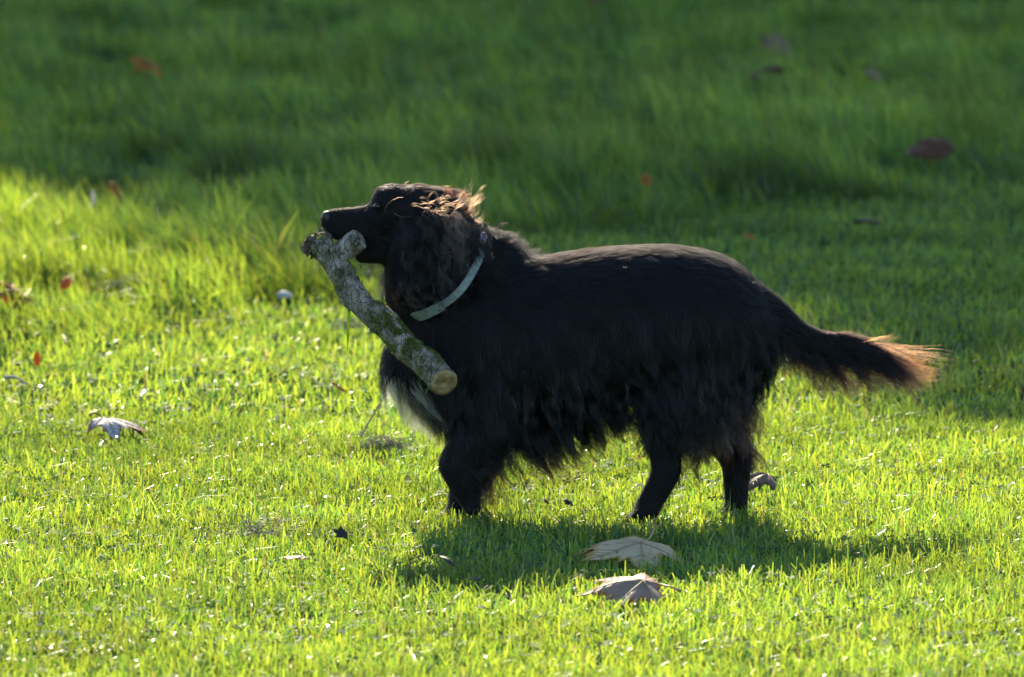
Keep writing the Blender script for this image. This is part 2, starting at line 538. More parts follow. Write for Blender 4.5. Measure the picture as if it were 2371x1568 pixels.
# neck
chain([(1165, 690, 112, 0), (1110, 640, 104, 0), (1050, 580, 90, 0), (1000, 530, 80, 0)], 'neck', 12, 0.82)
chain([(1040, 780, 105, 0), (985, 700, 92, 0), (950, 610, 62, 0)], 'neck', 10, 0.75)
# skull, muzzle, jaw
chain([(1110, 585, 62, 0), (1150, 598, 60, 0), (1190, 628, 48, 0)], 'neck', 7, 1.1)
for u, v, a, b, c in ((930, 492, 62, .045, 62), (965, 492, 70, .050, 66), (1005, 495, 62, .047, 62), (905, 468, 40, .038, 42), (882, 470, 24, .032, 28), (886, 452, 22, .030, 20), (945, 545, 55, .048, 50)):
    E(W(u, v, 0), (a * S, b, c * S), 'skull', (1, 0, 0))
chain([(900, 505, 42, 0), (855, 512, 38, 0), (810, 514, 34, 0), (776, 512, 29, 0), (765, 511, 24, 0)], 'muzzle', 14, 0.95)
chain([(845, 540, 24, -.012), (800, 542, 20, -.012), (772, 536, 15, -.008)], 'muzzle', 8, 0.9)
chain([(845, 540, 24, .012), (800, 542, 20, .012), (772, 536, 15, .008)], 'muzzle', 8, 0.9)
chain([(935, 570, 46, 0), (893, 578, 32, 0), (860, 590, 22, 0), (834, 594, 15, 0)], 'jaw', 12, 1.2)
chain([(930, 545, 50, 0), (880, 548, 36, 0), (848, 552, 26, 0)], 'skull', 8, .9)
# legs: near front (lifted), far front, near hind, far hind
YN, YF = -0.058, 0.055
chain([(1150, 850, 88, -.05), (1145, 960, 66, YN), (1092, 1035, 51, YN), (1056, 1076, 42, YN)], 'arm', 18, 0.72)
chain([(1056, 1076, 42, YN), (1074, 1120, 36, YN), (1088, 1155, 26, YN), (1094, 1176, 21, YN)], 'pastern', 12, 0.85)
chain([(1130, 900, 80, .045), (1105, 1000, 46, YF), (1078, 1090, 30, YF), (1064, 1150, 25, YF)], 'arm', 16, 0.75)
chain([(1064, 1150, 25, YF), (1054, 1190, 23, YF), (1030, 1200, 18, YF)], 'paw', 8, 1.15)
chain([(1655, 780, 110, -.040), (1610, 880, 92, -.055), (1545, 965, 60, YN), (1542, 1045, 41, YN), (1543, 1092, 35, YN)], 'thigh', 24, 0.62)
chain([(1543, 1092, 35, YN), (1525, 1130, 32, YN), (1500, 1172, 29, YN)], 'shank', 10, 0.8)
chain([(1502, 1178, 28, YN), (1482, 1200, 24, YN), (1464, 1206, 18, YN)], 'paw', 8, 1.2)
chain([(1665, 790, 105, .04), (1655, 900, 80, .05), (1655, 985, 52, YF), (1692, 1040, 40, YF), (1706, 1075, 36, YF)], 'thigh', 24, 0.62)
chain([(1706, 1075, 36, YF), (1705, 1120, 31, YF), (1705, 1165, 28, YF)], 'shank', 10, 0.8)
chain([(1706, 1165, 24, YF), (1696, 1186, 23, YF), (1676, 1193, 17, YF)], 'paw', 8, 1.2)
# toes
for (u, v, y0, r) in ((1464, 1204, YN, 11), (1022, 1199, YF, 11), (1676, 1191, YF, 11), (1092, 1182, YN, 10)):
    for j in (-1.5, -0.5, 0.5, 1.5):
        c = W(u - 4 + abs(j) * 5, v, y0 + j * 0.011)
        E(c, (15 * S, 0.0075, r * S), 'paw', (-1, 0, 0))
# tail
TAIL = [(1735, 690, 42, 0), (1790, 722, 32, 0), (1845, 765, 24, 0), (1900, 787, 19, 0), (1955, 788, 16, 0), (2005, 800, 12, -.005), (2035, 815, 7, -.01)]
chain(TAIL, 'tail', 30, 0.9)

def ico(sub=2):
    bm = bmesh.new(); bmesh.ops.create_icosphere(bm, subdivisions=sub, radius=1.0)
    V = np.array([v.co[:] for v in bm.verts]); F = np.array([[v.index for v in f.verts] for f in bm.faces])
    bm.free(); return V, F
IV, IF = ico(3)
VV = np.concatenate([IV * e[1] + e[0] for e in ells]); FF = np.concatenate([IF + i * len(IV) for i in range(len(ells))])
tmp = link('tmp_body', np_mesh('tmp_body', VV, FF))
md = tmp.modifiers.new('r', 'REMESH'); md.mode = 'VOXEL'; md.voxel_size = 0.0042; md.adaptivity = 0
md = tmp.modifiers.new('s', 'SMOOTH'); md.factor = 0.5; md.iterations = 7
dg = bpy.context.evaluated_depsgraph_get()
bme = bpy.data.meshes.new_from_object(tmp.evaluated_get(dg))
bpy.data.objects.remove(tmp)
bme.polygons.foreach_set('use_smooth', [True] * len(bme.polygons))
bme.calc_loop_triangles()
BV = np.empty(len(bme.vertices) * 3, np.float32); bme.vertices.foreach_get('co', BV); BV = BV.reshape(-1, 3)
BT = np.empty(len(bme.loop_triangles) * 3, np.int32); bme.loop_triangles.foreach_get('vertices', BT); BT = BT.reshape(-1, 3)
bvh = BVHTree.FromPolygons([tuple(v) for v in BV], [tuple(t) for t in BT])

DOG = Vector((0.08, 0, 0))
m_skin = simple_mat('dog_skin', [(0.3, (0.004, 0.004, 0.004)), (0.7, (0.010, 0.008, 0.007))], scale=60, rough=0.75, spec=0.15)
dog = empty('dog', DOG, 'black long-haired spaniel walking across the lawn with a stick in its mouth', 'dog')
body = link('body', bme, m_skin, dog, -DOG)

EC = np.array([e[0] for e in ells]); ER = np.array([e[1] for e in ells])
EREG = np.array([e[2] for e in ells]); ETAN = np.array([e[3] for e in ells])
def region_of(P):
    out = np.empty(len(P), int)
    for s in range(0, len(P), 4000):
        d = np.linalg.norm((P[s:s + 4000, None, :] - EC[None]) / ER[None], axis=2)
        out[s:s + 4000] = d.argmin(1)
    return out

def sample_tris(V, T, n, r, weight=None):
    a, b, c = V[T[:, 0]], V[T[:, 1]], V[T[:, 2]]
    cr = np.cross(b - a, c - a); ar = np.linalg.norm(cr, axis=1)
    nr = cr / (ar[:, None] + 1e-12)
    w = ar if weight is None else ar * weight((a + b + c) / 3, nr)
    i = r.choice(len(T), n, p=w / w.sum())
    s, t = r.random(n), r.random(n); f = s + t > 1; s[f], t[f] = 1 - s[f], 1 - t[f]
    P = a[i] + (b[i] - a[i]) * s[:, None] + (c[i] - a[i]) * t[:, None]
    return P, nr[i]

def nrmz(a): return a / (np.linalg.norm(a, axis=-1, keepdims=True) + 1e-9)

def sstep(x, a, b):
    t = np.clip((x - a) / (b - a), 0, 1); return t * t * (3 - 2 * t)

def to_px(P):
    """approximate u, v of world points in the dog's plane (used only to lay the coat out along the body)"""
    d = P - np.array([0, -CAM_D, CAM_H])
    f = d[:, 1] * CP - d[:, 2] * SP; up = d[:, 1] * SP + d[:, 2] * CP
    return 1185.5 + d[:, 0] / f / KPX, 784 - up / f / KPX

C1, C2 = W(1110, 545, 0), W(938, 718, 0)            # collar plane ends
CC = (np.array(C1) + np.array(C2)) / 2
CA = (np.array(C1) - np.array(C2)) / 2
CN = np.array(W(1022 + 60, 630 + 60, 0)) - CC; CN /= np.linalg.norm(CN)   # down-back along the neck axis
CSH = 0.034
def collar_dist(P):
    d = (P - CC)
    ny_ = -d[:, 1] / 0.085
    return d @ CN - CSH * np.clip(ny_, -1, 1)

def coat_params(P, Nn):
    """flow, hang, length, lift, melanin, wave, clump for roots P with normals Nn"""
    n = len(P); ri = region_of(P); reg = EREG[ri]; tan = ETAN[ri]
    u, v = to_px(P)
    flow = np.zeros((n, 3)); hang = np.zeros(n); L = np.full(n, .01); lift = np.full(n, .12); mel = np.full(n, .9993)
    wave = np.zeros(n); clump = np.full(n, .45); side = np.zeros(n)
    t = reg == 'torso'
    top = np.interp(u, st[:, 0], st[:, 1]); bot = np.interp(u, st[:, 0], st[:, 2])
    h = np.clip((v - top) / (bot - top), 0, 1)                     # 0 spine .. 1 belly
    k = t
    flow[k] = np.stack([1 - 0.72 * sstep(h, .05, .75), np.zeros(n), -0.12 - 1.05 * sstep(h, .02, .7)], 1)[k]
    L[k] = (0.022 + 0.028 * sstep(h, .12, .55) + (0.038 + .03 * sstep(-u, -1330, -1150)) * sstep(h, .6, .95))[k]
    hang[k] = (0.85 * sstep(h, .35, .95))[k]
    lift[k] = (0.09 + 0.16 * sstep(h, .4, .9))[k]
    wave[k] = (0.6 * sstep(h, .5, .9))[k]; clump[k] = (0.52 + .40 * sstep(h, .3, .8))[k]
    ch = sstep(-u, -1060, -980) * t                                # chest front
    flow = flow * (1 - ch[:, None]) + ch[:, None] * np.array([.28, 0, -1])
    L = np.where(ch > .3, .055 + .03 * sstep(v, 800, 930), L); hang = np.where(ch > .3, .8, hang)
    lift = np.where(ch > .3, .32, lift); clump = np.where(ch > .3, .85, clump)
    # belly line thinner towards the loin
    L = np.where(t & (h > .75) & (u > 1380), L * .72, L)
    k = reg == 'neck'
    flow[k] = np.array([.62, 0, -.72]); L[k] = .034; hang[k] = .3; lift[k] = .22; clump[k] = .5; wave[k] = .5
    nape = k & (Nn[:, 2] > .35) & (u > 1060)
    flow[nape] = np.array([1, 0, -.25]); L[nape] = .034; lift[nape] = .6; hang[nape] = 0; clump[nape] = .7; wave[nape] = 1.0; mel[nape] = .9999
    thr = k & (Nn[:, 0] < -.3)
    flow[thr] = np.array([.1, 0, -1]); L[thr] = .035; lift[thr] = .3
    k = reg == 'skull'
    flow[k] = np.array([1, 0, .05]); L[k] = .008 + .008 * sstep(u[k], 930, 1040); lift[k] = .10
    mel[k] = .998
    occ = k & (u > 1020)
    L[occ] = .032; lift[occ] = .5; clump[occ] = .6; wave[occ] = .5; mel[occ] = .98
    k = (reg == 'muzzle') | (reg == 'jaw')
    flow[k] = np.array([1, 0, -.1]); L[k] = .0045; lift[k] = .10; clump[k] = .15; mel[k] = .998
    k = reg == 'arm'
    flow[k] = nrmz(tan[k] + np.array([.35, 0, -.4])); L[k] = .016; lift[k] = .15
    up = k & (v < 1000)
    flow[up] = np.array([.35, 0, -1]); L[up] = .05; hang[up] = .7; clump[up] = .6; wave[up] = .6
    bk = k & (Nn[:, 0] > .15) & (v > 960)
    flow[bk] = np.array([.75, 0, -.75]); L[bk] = .055; hang[bk] = .55; lift[bk] = .3; clump[bk] = .93; wave[bk] = .7; mel[bk] = .996
    k = reg == 'pastern'
    flow[k] = nrmz(tan[k] + np.array([.2, 0, -.2])); L[k] = .010
    bk = k & (Nn[:, 0] > .2)
    L[bk] = .04; flow[bk] = np.array([.35, 0, -1]); mel[bk] = .97; clump[bk] = .85; hang[bk] = .4; lift[bk] = .25
    k = reg == 'thigh'
    lo = sstep(v, 985, 1040)
    flow[k] = nrmz(np.stack([.30 + 0 * v, 0 * v, -1 + 0 * v], 1))[k]
    L[k] = (.055 * (1 - lo) + .012 * lo)[k] + (.02 * sstep(v, 850, 950) * (1 - lo))[k]
    hang[k] = (.7 * (1 - lo))[k]; lift[k] = .2; clump[k] = (.88 * (1 - lo) + .3 * lo)[k]; wave[k] = (1.0 * (1 - lo))[k]
    hi = k & (v < 800); L[hi] = .035; wave[hi] = .2; flow[hi] = np.array([.55, 0, -.85])
    bk = k & (Nn[:, 0] > .35)
    L[bk] = L[bk] + .02; lift[bk] = .35; wave[bk] = 1.3; mel[bk] = .99
    k = (reg == 'shank') | (reg == 'paw')
    flow[k] = nrmz(tan[k] + np.array([0, 0, -.25])); L[k] = .009; lift[k] = .12; clump[k] = .3
    bk = k & (Nn[:, 0] > .4) & (reg == 'shank')
    L[bk] = .022; flow[bk] = np.array([.4, 0, -1]); lift[bk] = .35
    k = reg == 'tail'
    tt = sstep(u, 1760, 2030)
    und = sstep(-Nn[:, 2], -.25, .25)
    flow[k] = (nrmz(tan + und[:, None] * (np.array([.15, 0, -1.0]) * (1.35 - 1.0 * tt)[:, None])))[k]
    L[k] = (.016 + .02 * tt + und * (.075 + .03 * tt))[k]
    hang[k] = (und * (.55 - .45 * tt))[k]; lift[k] = .2; clump[k] = .35 + .58 * und[k]; wave[k] = 1.0 * und[k]
    mel[k] = (.9992 - .010 * und - .008 * tt)[k]
    tip = k & (u > 1985)
    L[tip] = .085; flow[tip] = np.array([1, 0, -.28]); lift[tip] = .10; hang[tip] = 0; mel[tip] = .985; clump[tip] = .93; wave[tip] = .5
    # white patch low on the chest front
    wh = (sstep(-u, -985, -955) * sstep(v, 845, 885)) * t
    mel = np.where(wh > .5, .03, mel)
    # shorten under the collar
    cd = np.abs(collar_dist(P)); cb = (reg == 'neck') | (t & (u < 1100))
    cf = sstep(cd, .010, .03)
    L = np.where(cb, L * (.25 + .75 * cf), L); lift = np.where(cb, lift * (.3 + .7 * cf), lift)
    cdn = collar_dist(P)
    L = np.where(cb & (cdn < 0) & (cdn > -.045), np.minimum(L, .012 + 0 * L), L)
    return dict(flow=nrmz(flow), hang=hang, L=L, lift=lift, mel=mel, wave=wave, clump=clump, reg=reg, u=u, v=v)

HANG = np.array([.30, -.05, -1.0]); HANG /= np.linalg.norm(HANG)
K = 8
def grow(P, Nn, q, tree_, minoff=.0012):
    n = len(P); out = np.zeros((n, K, 3)); out[:, 0] = P
    for i in range(n):
        p = Vector(P[i]); nn = Vector(Nn[i]); L = q['L'][i]; step = L / (K - 1)
        fl = Vector(q['flow'][i]); hg = q['hang'][i]; lf = q['lift'][i]
        for k in range(1, K):
            t = k / (K - 1)
            d = fl.lerp(Vector(HANG), hg * t)
            d = d - nn * d.dot(nn) * (1 - .75 * t * min(1, L / .05))
            if d.length < 1e-4: d = Vector((.2, 0, -1))
            d.normalize()
            d = (d + nn * lf * (1.1 - .6 * t)).normalized()
            p = p + d * step
            loc, nr, ix, ds = tree_.find_nearest(p)
            if loc is not None:
                s = (p - loc).dot(nr)
                if ds < .03: nn = nn.lerp(nr, .5).normalized()
                mo = minoff + lf * .25 * step * k * .35
                if s < mo and ds < .05: p = loc + nr * mo
            out[i, k] = p
    return out

def make_hair(name, P, Nn, q, guides, gP, gN, r, parent, mat, rad=.00011, jitter=.12, fly=.03, lenvar=.35, csub=4, wavelen=.035):
    n = len(P)
    kd = KDTree(len(gP))
    for i in range(len(gP)): kd.insert(Vector(np.concatenate([gP[i]])) + Vector(gN[i]) * .02, i)
    kd.balance()
    GI = np.zeros((n, 3), int); GD = np.zeros((n, 3))
    for i in range(n):
        f = kd.find_n(Vector(P[i]) + Vector(Nn[i]) * .02, 3)
        for j, (co, ix, ds) in enumerate(f): GI[i, j] = ix; GD[i, j] = ds
    Wt = 1 / (GD + .002); Wt /= Wt.sum(1)[:, None]
    off = guides - guides[:, :1]
    pts = np.einsum('nj,njkd->nkd', Wt, off[GI])
    ls = 1 - lenvar * r.random(n) ** 1.5
    T = np.linspace(0, 1, K)
    pts *= ls[:, None, None]
    pts += P[:, None]
    # frizz
    L = np.linalg.norm(np.diff(pts, axis=1), axis=2).sum(1)
    jd = r.normal(size=(n, 3)) * jitter
    big = r.random(n) < fly
    jd[big] *= 3.0
    pts += (jd * L[:, None])[:, None] * (T ** 1.5)[None, :, None]
    # clumps: hairs lean onto one guide of their neighbourhood
    sub = np.arange(0, len(gP), csub)
    kd2 = KDTree(len(sub))
    for i in sub: kd2.insert(Vector(gP[i]) + Vector(gN[i]) * .02, int(i))
    kd2.balance()
    gs = np.array([kd2.find(Vector(P[i]) + Vector(Nn[i]) * .02)[1] for i in range(n)])
    gi = np.where(q['clump'] > .4, gs, GI[:, 0])
    cl = q['clump'] * (1 - .8 * big)
    gpt = P[:, None] * 0 + (guides[gi] - guides[gi][:, :1]) * ls[:, None, None] + gP[gi][:, None]
    wgt = cl[:, None] * (T ** 1.2)[None]
    pts = pts * (1 - wgt[..., None]) + gpt * wgt[..., None]
    # waves, shared inside a clump
    rg = np.random.default_rng(5)
    ph = rg.uniform(0, 6.28, len(gP))[gi] + r.normal(size=n) * .35
    wl = wavelen * rg.uniform(.7, 1.4, len(gP))[gi]
    amp = q['wave'] * .0042 * rg.uniform(.3, 1.4, len(gP))[gi]
    s = T[None] * L[:, None]
    D = nrmz(pts[:, -1] - pts[:, 0]); A = nrmz(np.cross(D, np.array([0, 1.0, 0]))); B = np.cross(D, A)
    env = np.minimum(1, s / .03) * amp[:, None]
    arg = 2 * np.pi * s / wl[:, None] + ph[:, None]
    pts += A[:, None] * (np.sin(arg) * env)[..., None] + B[:, None] * (np.cos(arg) * env * .6)[..., None]
    pts[:, 0] = P - Nn * .0015
    hc = bpy.data.hair_curves.new(name)
    hc.add_curves([K] * n)
    hc.points.foreach_set('position', (pts - np.array(DOG)).astype(np.float32).ravel())
    rr = rad * (1 + .7 * sstep(L, .03, .07))[:, None] * r.uniform(.7, 1.3, n)[:, None] * np.interp(T, [0, .5, 1], [1, .85, .25])[None]
    at = hc.attributes.new('radius', 'FLOAT', 'POINT') if 'radius' not in hc.attributes else hc.attributes['radius']
    at.data.foreach_set('value', rr.astype(np.float32).ravel())
    conc = -np.log(1 - np.clip(q['mel'], 0, .9999)) * np.exp(r.normal(size=n) * .22)
    conc = conc[:, None] * (1 - (.45 * sstep(L, .02, .10))[:, None] * (T ** 1.5)[None])
    mel = 1 - np.exp(-conc)
    at = hc.attributes.new('melanin', 'FLOAT', 'POINT')
    at.data.foreach_set('value', np.clip(mel, 0, 1).astype(np.float32).ravel())
    o = link(name, hc, mat, parent)
    return o

m_coat = hair_mat('black_coat')
r = np.random.default_rng(11)

def coat_weight(c, nr):
    ri = region_of(c); reg = EREG[ri]; u, v = to_px(c)
    w = np.ones(len(c))
    w[nr[:, 1] > .6] = .45                       # far flank, never seen
    w[(reg == 'tail')] = 4.0
    w[(reg == 'arm') & (v > 950)] = 2.0
    w[(reg == 'skull') | (reg == 'muzzle')] = 3.0
    w[(reg == 'torso') & (nr[:, 2] > .4)] = 2.6
    w[(reg == 'torso') & (nr[:, 2] < -.3)] = 1.6
    w[(reg == 'thigh')] = 1.3
    return w

NG, NH = 6500, 95000
gP, gN = sample_tris(BV, BT, NG, r, coat_weight)
gq = coat_params(gP, gN)
_b = vnoise(gP[:, 0] * 1.4, gP[:, 2], 51, .065) - .5; _c = vnoise(gP[:, 0], gP[:, 2], 52, .03) - .5
gq['flow'] = nrmz(gq['flow'] + (np.stack([gq['flow'][:, 2], 0 * _b, -gq['flow'][:, 0]], 1)) * (1.1 * _b + .5 * _c)[:, None] * (gq['L'] > .02)[:, None])
gq['lift'] = gq['lift'] * (1 + .9 * _b)
jit = nrmz(gq['flow'] + r.normal(size=(NG, 3)) * (.15 + .15 * (gq['L'] > .03))[:, None])
gq['flow'] = jit
gq['L'] = gq['L'] * r.uniform(.7, 1.15, NG)
guides = grow(gP, gN, gq, bvh)
hP, hN = sample_tris(BV, BT, NH, r, coat_weight)
hq = coat_params(hP, hN)
hq['mel'] = np.where(hq['mel'] < .5, hq['mel'], hq['mel'])
coat = make_hair('coat', hP, hN, hq, guides, gP, gN, r, dog, m_coat, csub=5)
coat['label'] = 'glossy black coat with feathering on legs, belly and tail'

# ---- ears
m_ear = hair_mat('ear_hair', redness=0.0, ior=1.45)
m_wisp = hair_mat('wisp_hair', ior=1.45, rough=0.34, color=(.018, .0088, .0046))
m_tip = hair_mat('tail_tip_hair', ior=1.42, rough=0.34, color=(.0125, .0044, .0018))
m_strand = hair_mat('ear_strand_hair', ior=1.55, rough=0.3, color=(.013, .0072, .0044))
m_sheen = hair_mat('sheen_strand_hair', ior=1.55, rough=0.3, color=(.026, .020, .0165))  # greyer colour paints the sky's sheen into these strands
def ear(sgn, seed):
    mb = MB()
    rr_ = np.random.default_rng(seed)
    # a hanging leather flap: columns across, rows down
    rows, colsn = 18, 9
    top_c = [(1000, 468, .046), (992, 500, .060), (985, 560, .074), (982, 620, .080), (975, 668, .078), (968, 694, .074)]
    C = catmull(top_c, rows)
    hw = np.interp(np.linspace(0, 1, rows), [0, .15, .5, .8, 1], [26, 46, 76, 66, 22])
    Vt, Ft = [], []
    for th in (0, 1):
        for i in range(rows):
            for j in range(colsn):
                a = (j / (colsn - 1) * 2 - 1)
                bend = .016 * a * a
                p = W(C[i][0] + a * hw[i] - 8 * a * a, C[i][1] + 10 * a * a * (1 if i < 6 else 0), 0)
                yy = sgn * (C[i][2] - bend + .004 * math.sin(i * .9 + j) - th * .007)
                Vt.append((p.x, yy, p.z))
    n1 = rows * colsn
    for i in range(rows - 1):
        for j in range(colsn - 1):
            a = i * colsn + j
            f = (a, a + 1, a + 1 + colsn, a + colsn)
            Ft.append(f if sgn < 0 else f[::-1])
            Ft.append(tuple(x + n1 for x in (f[::-1] if sgn < 0 else f)))
    border = [j for j in range(colsn)] + [i * colsn + colsn - 1 for i in range(1, rows)] + [(rows - 1) * colsn + j for j in range(colsn - 2, -1, -1)] + [i * colsn for i in range(rows - 2, 0, -1)]
    for a, b in zip(border, border[1:] + border[:1]):
        f = (b, a, a + n1, b + n1)
        Ft.append(f if sgn < 0 else f[::-1])
    me = mesh_from('ear', np.array(Vt) - np.array(DOG), Ft)
    eo = link('ear', me, m_skin, dog)
    V = np.array(Vt); F4 = np.array(Ft); T3 = np.concatenate([F4[:, [0, 1, 2]], F4[:, [0, 2, 3]]])
    tr = BVHTree.FromPolygons([tuple(x) for x in V], [tuple(x) for x in T3])
    def par(P, Nn):
        n = len(P); u, v = to_px(P)
        d = sstep(v, 480, 690)
        flow = nrmz(np.stack([.10 + .25 * sstep(u, 960, 1060) + 0 * u, 0 * u, -1 + 0 * u], 1))
        return dict(flow=flow, hang=.5 + 0 * u, L=.034 + .026 * d, lift=.20 + .1 * d, mel=.975 - .05 * sstep(u, 1000, 1080), wave=.5 + 1.5 * d, clump=.75 + .17 * d, u=u, v=v)
    ng, nh = (900, 13000) if sgn < 0 else (500, 5000)
    wt = (lambda c, n: np.where(n[:, 1] * sgn > 0, 1.0, .25))
    a, b = sample_tris(V, T3, ng, rr_, wt); qa = par(a, b)
    qa['flow'] = nrmz(qa['flow'] + rr_.normal(size=(ng, 3)) * .16); qa['L'] *= rr_.uniform(.7, 1.2, ng)
    gd = grow(a, b, qa, tr)
    a2, b2 = sample_tris(V, T3, nh, rr_, wt); q2 = par(a2, b2)
    ho = make_hair('ear_hair', a2, b2, q2, gd, a, b, rr_, eo, m_ear, wavelen=.034, fly=.03, csub=5, rad=.00013)
    return eo
ear(-1, 3); ear(1, 4)

# ---- separate locks of long hair: ear, tail flag, belly fringe, trousers, chest, ruff
def locks(name, specs, mat, parent, seed, label=None):
    """specs: u, v, start angle, end angle (deg, 0 = right, 90 = up), length px, width px, hairs, wave px, wave length px, melanin, depth"""
    rr_ = np.random.default_rng(seed); M = 12
    T = np.linspace(0, 1, M); allp, mels, rads = [], [], []
    for (u, v, a0, a1, ln, wd, nh, wa, wl, mel, dep) in specs:
        a0 = math.radians(a0 + rr_.normal() * 5); a1 = math.radians(a1 + rr_.normal() * 8)
        if dep is None:
            hit = bvh.ray_cast(W(u, v, -.6), Vector((0, 1, 0)))
            y = hit[0].y - .008 if hit[0] is not None else 0.0
            yb = y + .004
        else:
            y = yb = dep
        ph = rr_.uniform(0, 6.28); ph2 = rr_.uniform(0, 6.28); dy = rr_.normal() * .006
        for _ in range(nh):
            l = ln * rr_.uniform(.72, 1.08); ru, rv = rr_.normal(size=2) * wd * .5
            st_ = rr_.normal() * .05; fr = max(0., rr_.normal()) * .6
            p = np.array([u + ru, v + rv]); n0 = p.copy(); pts_ = []
            for k, t in enumerate(T):
                a = a0 + (a1 - a0) * t ** 1.2 + st_ * (1 + fr)
                if k: p = p + np.array([math.cos(a), -math.sin(a)]) * l / (M - 1)
                env = min(1, t * 2.5)
                wv = wa * env * math.sin(2 * math.pi * l * t / wl + ph + st_ * 4)
                q_ = p - np.array([ru, rv]) * .72 * t + np.array([math.sin(a), math.cos(a)]) * wv
                pts_.append(np.array(W(q_[0], q_[1], yb + (y + dy - yb) * t + .003 * env * math.sin(2 * math.pi * l * t / wl + ph2) + rr_.normal() * .0002)))
            allp.append(pts_); mels.append(1 - (1 - mel) ** math.exp(rr_.normal() * .2)); rads.append(rr_.uniform(.00010, .00017))
    A = np.array(allp); n = len(A)
    hc = bpy.data.hair_curves.new(name); hc.add_curves([M] * n)
    hc.points.foreach_set('position', (A - np.array(DOG)).astype(np.float32).ravel())
    at = hc.attributes.new('radius', 'FLOAT', 'POINT') if 'radius' not in hc.attributes else hc.attributes['radius']
    at.data.foreach_set('value', (np.interp(T, [0, .6, 1], [1, .9, .3])[None] * np.array(rads)[:, None]).astype(np.float32).ravel())
    at = hc.attributes.new('melanin', 'FLOAT', 'POINT')
    conc = -np.log(1 - np.clip(np.array(mels), 0, .9999))
    at.data.foreach_set('value', (1 - np.exp(-conc[:, None] * (1 - .45 * T ** 1.5)[None])).astype(np.float32).ravel())
    o = link(name, hc, mat, parent)
    if label: o['label'] = label
    return o
rl = np.random.default_rng(77); U = rl.uniform
# tail flag
sp = []
for i in range(60):
    t = U(0, 1) ** .8; u = 1785 + 235 * t; v = np.interp(u, [1785, 1850, 1900, 1955, 2010], [738, 775, 797, 798, 812])
    a0 = np.interp(t, [0, .35, .7, 1], [-84, -72, -55, -30]); a1 = np.interp(t, [0, .3, .6, 1], [-62, -45, -15, -8])
    ln = np.interp(t, [0, .3, .6, 1], [175, 185, 190, 185]) * U(.7, 1.1)
    sp.append((u, v, a0, a1, ln, 16, 26, U(2, 6), U(70, 120), np.interp(t, [0, .5, 1], [.992, .985, .97]), U(-.02, .02)))
locks('tail_feathering', sp, m_ear, dog, 1, 'dark feathering hanging below the tail')
sp = []
for i in range(15):
    sp.append((U(1985, 2030), U(795, 820), U(-24, 0), U(-22, -4), U(110, 210), 11, 12, U(1, 4), U(80, 130), U(.95, .985), U(-.02, .015)))
for i in range(4):
    sp.append((U(1995, 2020), U(782, 798), U(-5, 15), U(0, 22), U(50, 90), 7, 4, 2, 60, .96, U(-.015, .015)))
for i in range(16):
    u = U(1800, 1960); sp.append((u, np.interp(u, [1800, 1960], [800, 838]), U(-75, -45), U(-40, -10), U(80, 135), 10, 9, U(2, 6), U(70, 110), .98, U(-.02, .02)))
locks('tail_tip_feathering', sp, m_tip, dog, 8, 'red-brown wispy hair streaming from the tail tip')
# belly, foreleg and chest fringe
sp = []
for i in range(34):
    u = U(1125, 1300); sp.append((u, np.interp(u, [1125, 1300], [1040, 985]) + U(-15, 15), U(-90, -65), U(-50, -8), U(95, 150), 17, 22, U(2, 6), U(60, 110), .992, U(-.07, .0)))
for i in range(12):
    sp.append((U(1115, 1150), U(1070, 1110), U(-95, -80), U(-95, -70), U(70, 110), 12, 18, U(2, 5), U(50, 90), .95, YN + U(-.01, .02)))
for i in range(34):
    u = U(1290, 1500); sp.append((u, np.interp(u, [1290, 1400, 1500], [975, 960, 955]) + U(-12, 12), U(-85, -65), U(-75, -35), np.interp(u, [1290, 1500], [95, 58]) * U(.7, 1.15), 14, 15, U(2, 5), U(45, 80), .992, U(-.06, .03)))
for i in range(12):
    sp.append((U(1490, 1530), U(985, 1030), U(-150, -120), U(-165, -135), U(45, 85), 10, 10, U(2, 4), U(40, 70), .985, U(-.07, -.03)))
for i in range(26):
    u = U(935, 1010); sp.append((u, np.interp(u, [935, 1010], [890, 940]) + U(-15, 20), U(-80, -60), U(-85, -45), U(70, 115), 15, 18, U(2, 5), U(50, 90), .99, U(-.05, .02)))
for i in range(10):
    sp.append((U(905, 925), U(770, 830), U(-120, -100), U(-95, -75), U(45, 80), 10, 9, U(1, 4), U(50, 90), .97, U(-.02, .03)))
locks('belly_feathering', sp, m_coat, dog, 2, 'long black fringe under the belly and behind the forelegs')
# trousers
sp = []
for i in range(46):
    u, v = U(1580, 1735), U(880, 985)
    sp.append((u, v, U(-80, -60), U(-130, -75) if u < 1680 else U(-90, -50), U(80, 130), 12, 16, U(4, 9), U(55, 100), U(.985, .996), None))
for i in range(14):
    sp.append((U(1725, 1750), U(880, 960), U(-75, -45), U(-120, -60), U(60, 110), 9, 12, U(6, 13), U(40, 70), .975, U(-.04, .02)))
for i in range(8):
    sp.append((U(1600, 1690), U(985, 1030), U(-90, -70), U(-110, -70), U(45, 75), 9, 9, U(3, 6), U(45, 80), .97, U(-.05, .02)))
for i in range(9):
    sp.append((U(1562, 1574), U(1050, 1110), U(-75, -50), U(-100, -70), U(22, 45), 6, 7, U(1, 3), 40, .99, YN + U(-.015, .01)))
for i in range(9):
    sp.append((U(1728, 1738), U(1030, 1100), U(-75, -50), U(-100, -70), U(25, 50), 6, 7, U(1, 3), 40, .985, YF + U(-.015, .01)))
locks('thigh_feathering', sp, m_coat, dog, 3, 'wavy strands hanging from the thighs')
sp = []
for i in range(22):
    u, v = U(1575, 1700), U(885, 985)
    sp.append((u, v, U(-88, -65), U(-150, -95) if u < 1660 else U(-100, -70), U(75, 120), 8, 5, U(4, 8), U(60, 100), .98, None))
